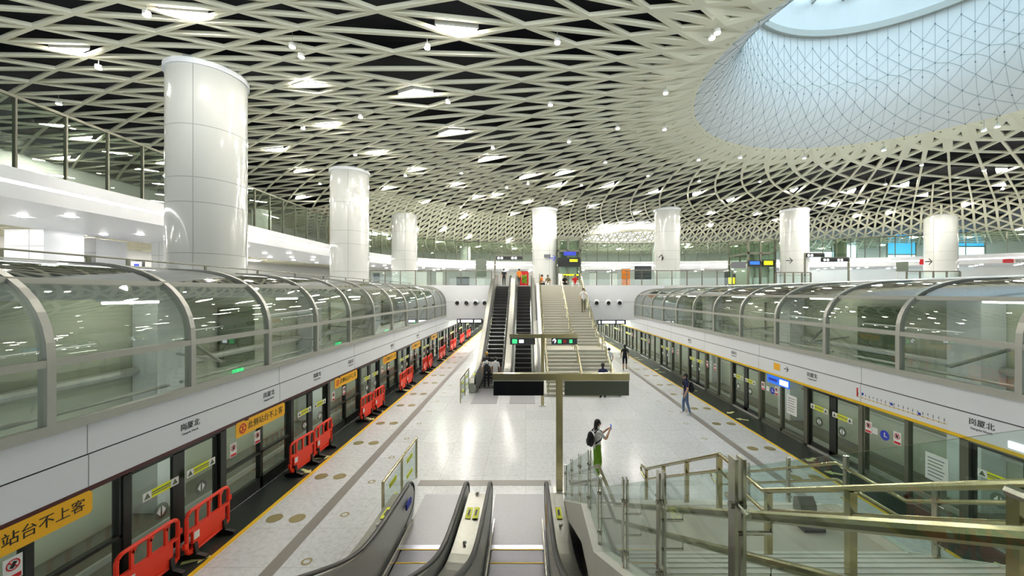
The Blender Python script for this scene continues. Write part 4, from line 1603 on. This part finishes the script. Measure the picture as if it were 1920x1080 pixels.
for (xa, xb, ya, yb, Y, lab) in ((857, 905, 598, 606, 33, 'black hanging direction sign with white lit writing left of the far stairs'),
                                 (1120, 1173, 600, 608, 33, 'black hanging direction sign with white lit writing right of the far stairs')):
    a, b = at(xa, ya, Y), at(xb, yb, Y)
    t = thing('hanging_sign', lab, 'sign', ((a.x + b.x) / 2, Y, a.z), 'hanging signs under the far concourse')
    MB().box(a.x, b.x, Y - .1, Y + .1, b.z, a.z).build('sign_body', 'black', t)
    w_ = b.x - a.x
    for f0, f1 in ((.04, .1), (.16, .62), (.68, .94)):
        MB().box(a.x + w_ * f0, a.x + w_ * f1, Y - .106, Y - .1, b.z + .08, a.z - .08).build('lit_writing', 'litwhite', t)
    for f in (.12, .88):
        MB().cyl(a.x + w_ * f, Y, a.z, 3.0 if a.z < 3.0 else a.z + .05, .02, 8).build('hanger', 'steel', t)

# ------------------------------------------------------------------ far concourse furniture
t = thing('mezzanine_railing', 'long glass railing on the far concourse edge left of the escalators', 'railing', (-6, YM - .02, ZU), 'concourse edge railings')
t2 = thing('mezzanine_railing', 'long glass railing on the far concourse edge right of the stairs', 'railing', (8, YM - .02, ZU), 'concourse edge railings')
for tt, x0, x1, n in ((t, -13.6, -3.0, 8), (t2, 4.85, 18.0, 10)):
    MB().tube([(x0, YM, ZU + 1.3), (x1, YM, ZU + 1.3)], .035).build('rail', 'framegrey', tt)
    for k in range(n + 1):
        x = x0 + (x1 - x0) * k / n
        MB().box(x - .03, x + .03, YM - .04, YM + .04, ZU, ZU + 1.3).build('post', 'framegrey', tt)
        if k < n:
            MB().box(x + .06, x + (x1 - x0) / n - .06, YM - .008, YM + .008, ZU + .08, ZU + 1.2).build('glass_panel', 'g_rail', tt)


def lift_tower(lab, x0, x1, Y, ztop, zs, dep=3.0):
    t = thing('lift_tower', lab, 'lift', ((x0 + x1) / 2, Y, ZU))
    f = MB()
    for x in (x0, x1, x0 + (x1 - x0) * .45):
        for y in (Y, Y + dep):
            f.box(x - .08, x + .08, y - .08, y + .08, ZU, ztop)
    for z in (ZU + 2.4, ZU + 3.3, ztop):
        for y in (Y, Y + dep):
            f.box(x0 - .08, x1 + .08, y - .08, y + .08, z - .09, z + .09)
        for x in (x0, x1):
            f.box(x - .08, x + .08, Y, Y + dep, z - .09, z + .09)
    f.build('frame', 'framegrey', t)
    for y in (Y, Y + dep):
        MB().box(x0 + .1, x1 - .1, y - .01, y + .01, ZU + .1, ztop - .1).build('glass_wall', 'g_gal', t)
    for x in (x0, x1):
        MB().box(x - .01, x + .01, Y + .1, Y + dep - .1, ZU + .1, ztop - .1).build('glass_wall', 'g_gal', t)
    MB().box(x0 + .25, x1 - .25, Y + .5, Y + dep - .4, ZU + .1, ZU + 2.4).build('lift_car', 'steel', t)
    MB().box(x0 + .3, x0 + .7, Y + .3, Y + .4, ZU + 2.5, ztop - .3).build('counterweight', 'dkgreen', t)
    return t


a, b = at(1047, 448, 36.0), at(1088, 448, 36.0)
l1 = lift_tower('narrow glass lift tower beside the column behind the far stairs', a.x, b.x, 36.0, a.z, 0, 2.2)
for (xa, xb, ya, yb, m, nm) in ((1046, 1088, 483, 500, 'black', 'sign_board'), (1057, 1080, 472, 479, 'blueprint', 'screen'), (1068, 1083, 486, 491, 'brightyel', 'yellow_sign'), (1056, 1085, 514, 517, 'brightyel', 'yellow_bar')):
    p, q = at(xa, yb, 35.85), at(xb, ya, 35.85)
    MB().box(p.x, q.x, 35.83 + (.03 if m == 'black' else 0), 35.9, p.z, q.z).build(nm, m, l1)
a, b = at(1403, 451, 38.0), at(1453, 451, 38.0)
l2 = lift_tower('large glass lift tower with dark and yellow sign boards on the right', a.x, b.x, 38.0, a.z, 0, 3.6)
for (xa, xb, ya, yb, m, nm) in ((1403, 1426, 488, 500, 'black', 'sign_board'), (1430, 1453, 487, 500, 'black', 'sign_board'), (1432, 1449, 489, 497, 'brightyel', 'yellow_sign'), (1372, 1398, 491, 503, 'greyprint', 'side_sign'), (1406, 1424, 490, 496, 'bluesign', 'lit_print')):
    p, q = at(xa, yb, 37.8), at(xb, ya, 37.8)
    MB().box(p.x, q.x, 37.75 + (.06 if m == 'black' else 0), 37.9, p.z, q.z).build(nm, m, l2)


def board(name, lab, cat, x0, x1, y0, Y, m, legs=True, stripes=0, group=None, y1=None):
    a, b = at(x0, y0, Y), at(x1, y0, Y)
    zb = at(x0, y1, Y).z if y1 else ZU + .1
    t = thing(name, lab, cat, ((a.x + b.x) / 2, Y, ZU), group)
    MB().box(a.x, b.x, Y - .06, Y + .06, zb, a.z).build('board', m, t)
    MB().box(a.x - .04, b.x + .04, Y - .04, Y + .08, a.z, a.z + .05).build('cap', 'framegrey', t)
    for k in range(stripes):
        z = zb + (a.z - zb) * (k + 1) / (stripes + 1)
        MB().box(a.x + .05, b.x - .05, Y - .066, Y - .058, z - .02, z + .02).build('line', 'greyprint', t)
    for x in (a.x + .05, b.x - .05):
        MB().box(x - .03, x + .03, Y - .03, Y + .03, ZU, zb + .1).build('leg', 'steel', t)
    return t


board('information_board', 'dark information board behind the railing left of the far escalators', 'board', 892, 912, 486, 35, 'signback', y1=519)
board('information_board', 'wide dark information board with grey lines behind the railing right of the stairs', 'board', 1190, 1221, 499, 35, 'signface', stripes=3, y1=524)
board('information_board', 'dark square information board behind the right canopy, left of the rightmost column', 'board', 1681, 1702, 492, 34, 'signback', y1=509)
board('red_poster', 'red and green upright poster at the top of the far right escalator', 'poster', 974, 991, 509, 38.5, 'redsign', y1=537)
t = thing('potted_plant', 'leafy green plant in front of the red poster', 'plant', at(983, 537, 37.8))
b = MB()
for k in range(14):
    a = k * 2.4
    b.ell((.16 * math.cos(a), .12 * math.sin(a), .35 + .055 * k), (.13, .1, .12), 7, 5)
local(b, 'foliage', 'gr_cloth', t)
local(MB().cyl(0, 0, 0, .3, .16, 14, .2), 'pot', 'redsign', t)
board('white_cabinet', 'white cabinet beside the middle column at the top of the far stairs', 'cabinet', 1047, 1055, 513, 34.2, 'paper')
board('orange_stand', 'orange and pink upright frame stand behind the right railing', 'stand', 1166, 1181, 505, 36, 'or_cloth', stripes=2)
board('lit_panel', 'bright white lit panel below the left information board', 'panel', 892, 908, 521, 36, 'paper')
for i, (x0, x1, y0) in enumerate(((1105, 1119, 512), (1144, 1157, 512), (1254, 1272, 512))):
    board('white_partition', f'white partition panel on the far concourse, {ORD[i]} right of the lift', 'panel', x0, x1, y0, 40, 'paper', group='white partitions on the far concourse')
for i, (x0, x1, y0) in enumerate(((782, 800, 510), (818, 830, 510), (856, 880, 520), (700, 712, 512))):
    board('grey_counter', f"grey counter on the far concourse left of the escalators, {['third', 'second', 'first', 'last'][i]} counted from the escalators", 'counter', x0, x1, y0, 41, 'signface' if i > 1 else 'wall', group='counters on the far concourse')
# yellow fenced goods left of the lift tower
t = thing('yellow_cart', 'yellow cart with dark goods at the foot of the right lift tower', 'cart', at(1369, 535, 37))
local(MB().box(-.35, .3, -.3, .3, .12, .75), 'cart_body', 'brightyel', t)
local(MB().box(-.4, -.34, -.3, .3, .1, 1.3).box(.3, .36, -.3, .3, .1, 1.1), 'handle', 'black', t)
for x in (-.25, .2):
    for y in (-.25, .25):
        w_ = MB().tube([(x, y - .03, .07), (x, y + .03, .07)], .07, 12)
        local(w_, 'wheel', 'black', t)
# overhead signs on poles
for (xp, xa, xb, ya, yb, Y, lab) in ((1509, 1511, 1545, 476, 482, 36, 'black overhead sign on a tall pole right of the lift tower'),
                                     (1591, 1540, 1590, 484, 491, 35.5, 'black double overhead sign on a pole, second right of the lift tower'),
                                     (928, 930, 980, 481, 487, 36, 'long black overhead sign above the top of the far escalators')):
    a, b = at(xa, ya, Y), at(xb, yb, Y)
    P_ = at(xp, ya, Y)
    t = thing('overhead_sign', lab, 'sign', (P_.x, Y, ZU))
    MB().box(P_.x - .06, P_.x + .06, Y - .06, Y + .06, ZU, a.z + .05).build('pole', 'framegrey', t)
    MB().box(min(a.x, P_.x), max(b.x, P_.x), Y - .05, Y + .05, a.z, a.z + .1).build('arm', 'framegrey', t)
    MB().box(a.x, b.x, Y - .08, Y + .08, b.z, a.z).build('sign_body', 'black', t)
    w_ = b.x - a.x
    for f in (.1, .22, .62, .74) if w_ > 2 else (.12, .3):
        c = MB()
        c.prism([(a.x + w_ * f + .11 * math.cos(2 * PI * k / 14), (a.z + b.z) / 2 + .11 * math.sin(2 * PI * k / 14)) for k in range(14)], Y - .09, Y - .08, lambda p, q, d: (p, d, q))
        c.build('white_symbol', 'litwhite', t)
# railing on the right concourse before the columns
for i, (xa, xb, Y) in enumerate(((1455, 1520, 35.5), (1700, 1800, 33.5))):
    a, b = at(xa, 510, Y), at(xb, 510, Y)
    t = thing('concourse_railing', f"grey glass railing in front of the {['column beside the lift tower', 'rightmost column'][i]}", 'railing', (a.x, Y, ZU), 'concourse railings on the right')
    MB().box(a.x, b.x, Y - .04, Y + .04, ZU + 1.2, ZU + 1.28).build('rail', 'framegrey', t)
    n = 4
    for k in range(n + 1):
        x = a.x + (b.x - a.x) * k / n
        MB().box(x - .06, x + .06, Y - .04, Y + .04, ZU, ZU + 1.2).build('post', 'framegrey', t)
        if k < n:
            MB().box(x + .1, x + (b.x - a.x) / n - .1, Y - .01, Y + .01, ZU + .1, ZU + 1.1).build('glass_panel', 'g_rail', t)
# red mark and writing on the right gallery fascia
p, q = path[84], nor[84]
a, b = at(1880, 493, 36.5), at(1898, 486, 36.5)
t = thing('fascia_sign', 'small red sign with white writing below the light strip at the right picture edge', 'sign', a)
MB().box(a.x, b.x, 36.4, 36.5, a.z, b.z).build('red_plate', 'redsign', t)
MB().box(b.x + .1, b.x + 1.3, 36.4, 36.5, a.z, b.z).build('white_plate', 'paper', t)
text('writing', '出口 Exit', .3, (b.x + .7, 36.39, (a.z + b.z) / 2), 'cam', 'blackprint', t, width=1.0)

# ------------------------------------------------------------------ lamps added to brighten the track sides
for side in ('left', 'right'):
    sg = -1 if side == 'left' else 1
    for k in range(9):
        y = 3.5 + 6.5 * k
        x = face(side) + sg * 3.3
        t = thing('added_tube_lamp', f'added white tube lamp above the {side} track, {ORD[k]} from the camera', 'lamp', (x, y, 4.9), f'added tube lamps along the {side} track')
        MB().tube([(x, y - .7, 4.9), (x, y + .7, 4.9)], .035, 10).build('tube', 'addedlight', t)
        MB().box(x - .06, x + .06, y - .8, y + .8, 4.93, 5.0).build('bracket', 'housing', t)
M_ = None
# ------------------------------------------------------------------ people
def V(*a):
    return Vector(a)


def stand(h=1.7, arm_l=None, arm_r=None, stride=0.0, lean=0.0, lift=0.0):
    k = h / 1.7
    j = dict(pelvis=V(0, 0, .93), spine=V(0, .01, 1.1), chest=V(0, .01 + lean * .5, 1.29), base=V(0, lean, 1.43), neck=V(0, .015 + lean, 1.49), head=V(0, .035 + lean, 1.585), top=V(0, .02 + lean, 1.66))
    for s, n, arm in ((-1, 'l', arm_l), (1, 'r', arm_r)):
        e, w = arm or (V(s * .24, -.03, 1.12), V(s * .25, .06, .88))
        j['sh' + n] = V(s * .17, .0 + lean, 1.39)
        j['el' + n] = e
        j['wr' + n] = w
        d = (w - e).normalized()
        j['ha' + n] = w + d * .09
        j['hip' + n] = V(s * .09, 0, .88)
        f = stride * s
        up = lift if s > 0 else 0
        j['kn' + n] = V(s * .1, .03 + f * .5 + up * .8, .49 + up)
        j['an' + n] = V(s * .1, -.03 + f + up * .3, .09 + up)
        j['to' + n] = V(s * .115, .12 + f + up * .3, .04 + up)
    return {a: b * k for a, b in j.items()}


def sit(h=1.7, spread=.18, arm_l=None, arm_r=None, lean=.1, foot=-.32):
    k = h / 1.7
    j = dict(pelvis=V(0, 0, .1), spine=V(0, lean * .2, .28), chest=V(0, lean * .6, .47), base=V(0, lean, .6), neck=V(0, lean + .03, .66), head=V(0, lean + .06, .755), top=V(0, lean + .06, .83))
    for s, n, arm in ((-1, 'l', arm_l), (1, 'r', arm_r)):
        e, w = arm or (V(s * .24, .12, .33), V(s * .14, .34, .28))
        j['sh' + n] = V(s * .17, lean, .56)
        j['el' + n] = e
        j['wr' + n] = w
        j['ha' + n] = w + (w - e).normalized() * .08
        j['hip' + n] = V(s * .09, .04, .1)
        j['kn' + n] = V(s * spread, .42, .16)
        j['an' + n] = V(s * spread, .42, foot + .08)
        j['to' + n] = V(s * (spread + .03), .56, foot + .04)
    return {a: b * k for a, b in j.items()}


BONES = [('pelvis', 'spine', 'shirt'), ('spine', 'chest', 'shirt'), ('chest', 'base', 'shirt'), ('base', 'neck', 'skin'), ('neck', 'head', 'skin'), ('head', 'top', 'skin')]
for n in 'lr':
    BONES += [('chest', 'sh' + n, 'shirt'), ('sh' + n, 'el' + n, 'sleeve'), ('el' + n, 'wr' + n, 'skin'), ('wr' + n, 'ha' + n, 'skin'),
              ('pelvis', 'hip' + n, 'pants'), ('hip' + n, 'kn' + n, 'pants'), ('kn' + n, 'an' + n, 'shin'), ('an' + n, 'to' + n, 'shoe')]
RAD = dict(pelvis=(.15, .115), spine=(.135, .1), chest=(.155, .11), base=(.085, .07), neck=(.052, .055), head=(.078, .095), top=(.055, .065))
for n in 'lr':
    RAD.update({'sh' + n: (.062, .062), 'el' + n: (.044, .044), 'wr' + n: (.029, .029), 'ha' + n: (.034, .02), 'hip' + n: (.088, .095), 'kn' + n: (.062, .062), 'an' + n: (.042, .045), 'to' + n: (.042, .034)})


def person(lab, pose, loc, rz, shirt, pants, shoes='bk_cloth', hair='short', h=1.7, wide=0.0, fingers=False, shorts=False, cap=None, sleeve=None, group=None):
    t = thing('person', lab, 'person', loc, group, None, rz)
    bm = bmesh.new()
    ly = bm.verts.layers.skin.verify()
    k = h / 1.7
    vm = {}

    def vert(nm, co, r):
        v = bm.verts.new(co)
        v[ly].radius = (r[0] * k, r[1] * k)
        vm[nm] = v
        return v

    for nm, co in pose.items():
        r = RAD[nm]
        if wide and nm[:2] in ('kn', 'an'):
            r = (r[0] + wide, r[1] + wide)
        vert(nm, co, r)
    vm['pelvis'][ly].use_root = True
    for a, b, _ in BONES:
        bm.edges.new((vm[a], vm[b]))
    hd = pose['head']
    nose = vert('nose', hd + V(0, .105, -.01) * k, (.014, .018))
    bm.edges.new((vm['head'], nose))
    if fingers:
        for n, s in (('l', -1), ('r', 1)):
            d = (pose['ha' + n] - pose['wr' + n]).normalized()
            side = d.cross(V(0, 0, 1))
            side = side.normalized() if side.length > .1 else V(1, 0, 0)
            curl = V(0, .3, .2).normalized()
            for q in range(4):
                base = pose['ha' + n] + side * (.012 * (q - 1.5)) * k
                ln_ = (.05, .06, .056, .044)[q] * k
                m = vert(f'f{n}{q}', base + d * ln_ * .6, (.0085, .0085))
                e = vert(f'g{n}{q}', base + d * ln_ + curl * .02 * k, (.007, .007))
                bm.edges.new((vm['ha' + n], m))
                bm.edges.new((m, e))
            th = vert(f'th{n}', pose['wr' + n] + d * .05 * k - side * s * .04 * k, (.009, .009))
            bm.edges.new((vm['ha' + n], th))
    me = bpy.data.meshes.new('body')
    bm.to_mesh(me)
    bm.free()
    o = bpy.data.objects.new('body', me)
    COL.objects.link(o)
    sk = o.modifiers.new('skin', 'SKIN')
    sk.use_smooth_shade = True
    su = o.modifiers.new('sub', 'SUBSURF')
    su.levels = su.render_levels = 2
    bpy.context.view_layer.update()
    me2 = bpy.data.meshes.new_from_object(o.evaluated_get(bpy.context.evaluated_depsgraph_get()))
    bpy.data.objects.remove(o)
    slots = dict(shirt=shirt, sleeve=sleeve or shirt, skin='skin', pants=pants, shin='skin' if shorts else pants, shoe=shoes)
    names = sorted(set(slots.values()))
    me2.materials.clear()
    for m in names:
        me2.materials.append(M[m])
    segs = [(pose[a], pose[b], slots[z], (RAD[a][0] + RAD[b][0]) / 2 * k, z) for a, b, z in BONES]
    for p in me2.polygons:
        c = p.center
        best, bz = 1e9, None
        for a, b, z, r, zn in segs:
            d = b - a
            tt = max(0, min(1, (c - a).dot(d) / d.dot(d)))
            dist = (c - (a + d * tt)).length - r
            if zn == 'sleeve' and tt > .75 and sleeve is None:
                z = 'skin'
            if dist < best:
                best, bz = dist, z
        p.material_index = names.index(bz)
        p.use_smooth = True
    b = bpy.data.objects.new('body', me2)
    COL.objects.link(b)
    b.parent = t
    hb = MB()
    up = (pose['top'] - pose['neck']).normalized()
    c = hd + V(0, -.022, .03) * k
    hb.ell(c, (.094 * k, .1 * k, .105 * k))
    if hair == 'long':
        hb.ell(hd + V(0, -.075, -.1) * k, (.088 * k, .055 * k, .19 * k))
    local(hb, 'hair' if not cap else 'cap', cap or 'hair', t)
    eb = [MB().ell(hd + V(s * .03, .083, .012) * k, (.012 * k, .012 * k, .009 * k), 8, 5) for s in (-1, 1)]
    for e in eb:
        local(e, 'eye', 'black', t)
    local(MB().ell(hd + V(0, .088, -.045) * k, (.022 * k, .01 * k, .006 * k), 8, 5), 'mouth', 'redsign', t)
    for s in (-1, 1):
        local(MB().ell(hd + V(s * .082, .005, .0) * k, (.012 * k, .022 * k, .032 * k), 8, 5), 'ear', 'skin', t)
    return t


def backpack(lab, loc, rz, h=1.7, m='bk_cloth'):
    k = h / 1.7
    t = thing('backpack', lab, 'backpack', loc, None, None, rz)
    b = MB()
    for i in range(1):
        b.ell((0, -.2 * k, 1.14 * k), (.15 * k, .095 * k, .23 * k), 16, 10)
    local(b, 'bag', m, t)
    local(MB().ell((0, -.285 * k, 1.07 * k), (.11 * k, .04 * k, .12 * k), 12, 8), 'front_pocket', m, t)
    for s in (-1, 1):
        c = MB()
        c.tube([V(s * .1, -.13, 1.34) * k, V(s * .115, -.02, 1.44) * k, V(s * .12, .09, 1.4) * k, V(s * .125, .12, 1.28) * k, V(s * .135, .07, 1.14) * k, V(s * .13, -.1, 1.04) * k], .018 * k, 8)
        local(c, 'strap', m, t)
    local(MB().tube([V(-.03, -.14, 1.37) * k, V(0, -.16, 1.42) * k, V(.03, -.14, 1.37) * k], .008 * k, 6), 'carry_loop', m, t)
    return t


# woman photographing with her phone
p0 = (1.99, 10.75, 0)
hh = 1.6
k = hh / 1.7
ps = stand(hh, (V(-.2, .2, 1.17), V(-.07, .36, 1.36)), (V(.2, .2, 1.17), V(.06, .36, 1.34)))
rzw = math.radians(-78)
person('woman in white shirt and green trousers holding up a phone on the platform', ps, p0, rzw, 'wh_cloth', 'gr_cloth', 'wh_cloth', 'long', hh, .03, True)
backpack('black backpack on the back of the woman in green trousers', p0, rzw, hh)
ph = thing('phone', 'pale phone held up by the woman in green trousers', 'phone', p0, None, None, rzw)
c = V(-.005, .45, 1.45) * k
local(MB().box(c.x - .037, c.x + .037, c.y - .005, c.y + .005, c.z - .075, c.z + .075), 'phone_body', 'alu', ph)
local(MB().box(c.x - .033, c.x + .033, c.y - .0065, c.y - .0045, c.z - .068, c.z + .068), 'screen', 'bluesign', ph)

# man with a black backpack on the right
p1 = (6.8, 16.3, 0)
rz1 = math.radians(75)
person('man in dark shirt and blue jeans walking beside the right yellow line', stand(1.72, stride=.12), p1, rz1, 'nv_cloth', 'jeans', 'wh_cloth', 'short', 1.72, 0, True)
backpack('black backpack on the man in blue jeans at the right', p1, rz1, 1.72)
person('distant person in white shirt beside the right wall of the far stairs', stand(1.68, stride=.1), (5.25, 24.2, 0), .2, 'wh_cloth', 'ol_cloth')
person('distant person in black shirt and shorts standing on the right platform', stand(1.68, stride=.12), (6.6, 25.6, 0), -.2, 'bk_cloth', 'bk_cloth', shorts=True)
person('person in navy shirt standing at the right foot of the far stairs', stand(1.72), (3.75, 18.7, 0), .1, 'nv_cloth', 'bk_cloth')
# waiting at the far left escalator
person('person in white shirt and dark trousers with a backpack on the far left escalator', stand(1.66, stride=.06), (-2.1, 20.6, zu(2.8) + .03), .05, 'wh_cloth', 'bk_cloth')
backpack('dark backpack on the person in white on the far left escalator', (-2.1, 20.6, zu(2.8) + .03), .05, 1.66)
person('person in plain white shirt on the far left escalator, beside the one with the backpack', stand(1.58), (-1.66, 20.9, zu(3.1) + .03), -.1, 'wh_cloth', 'wh_cloth')
person('person in dark clothes and brown cap at the far left escalator, hugging its left handrail', stand(1.74), (-2.2, 21.55, zu(3.75) + .03), .1, 'bk_cloth', 'bk_cloth', cap='wood')
# on the far stairs
person('person in white shirt and olive trousers walking down the far stairs by the right railing', stand(1.75, (V(-.2, .14, 1.2), V(-.03, .25, 1.3)), None, lift=.0, stride=.1), (4.12, 27.5, zlf(8.5)), PI, 'wh_cloth', 'ol_cloth')
zt_ = ZU
person('person in orange shirt sitting at the top of the far stairs, leftmost of those sitting', sit(1.7, .1, lean=.16), (1.15, 31.6, zt_), -PI / 2 + .4, 'or_cloth', 'bk_cloth')
person('person in dark shirt sitting at the top of the far stairs, beside the orange one', sit(1.6, .12, lean=.2), (1.9, 31.65, zt_), PI - .5, 'ol_cloth', 'wh_cloth')
person('person in black shirt sitting at the top of the far stairs beside the middle railing', sit(1.55, .12, lean=.25), (3.15, 31.7, zt_), PI + .2, 'bk_cloth', 'bk_cloth')
person('person in red shirt sitting with knees apart at the top right of the far stairs', sit(1.7, .26, lean=.14), (4.02, 31.45, zt_), PI, 'rd_cloth', 'wh_cloth', 'bk_cloth')
person('person in dark clothes standing behind the top of the far left escalator', stand(1.66), (-2.1, 36.8, ZU), .3, 'bk_cloth', 'bk_cloth')
person('person in pink shirt and dark trousers walking behind the top of the far right escalator', stand(1.66, stride=.15), (-.65, 36.8, ZU), .3, 'or_cloth', 'bk_cloth')
# ------------------------------------------------------------------ daylight and air
w = bpy.data.worlds.new('world')
S.world = w
w.use_nodes = True
bg = w.node_tree.nodes['Background']
bg.inputs['Color'].default_value = (.86, .95, 1.0, 1)
bg.inputs['Strength'].default_value = 2.3
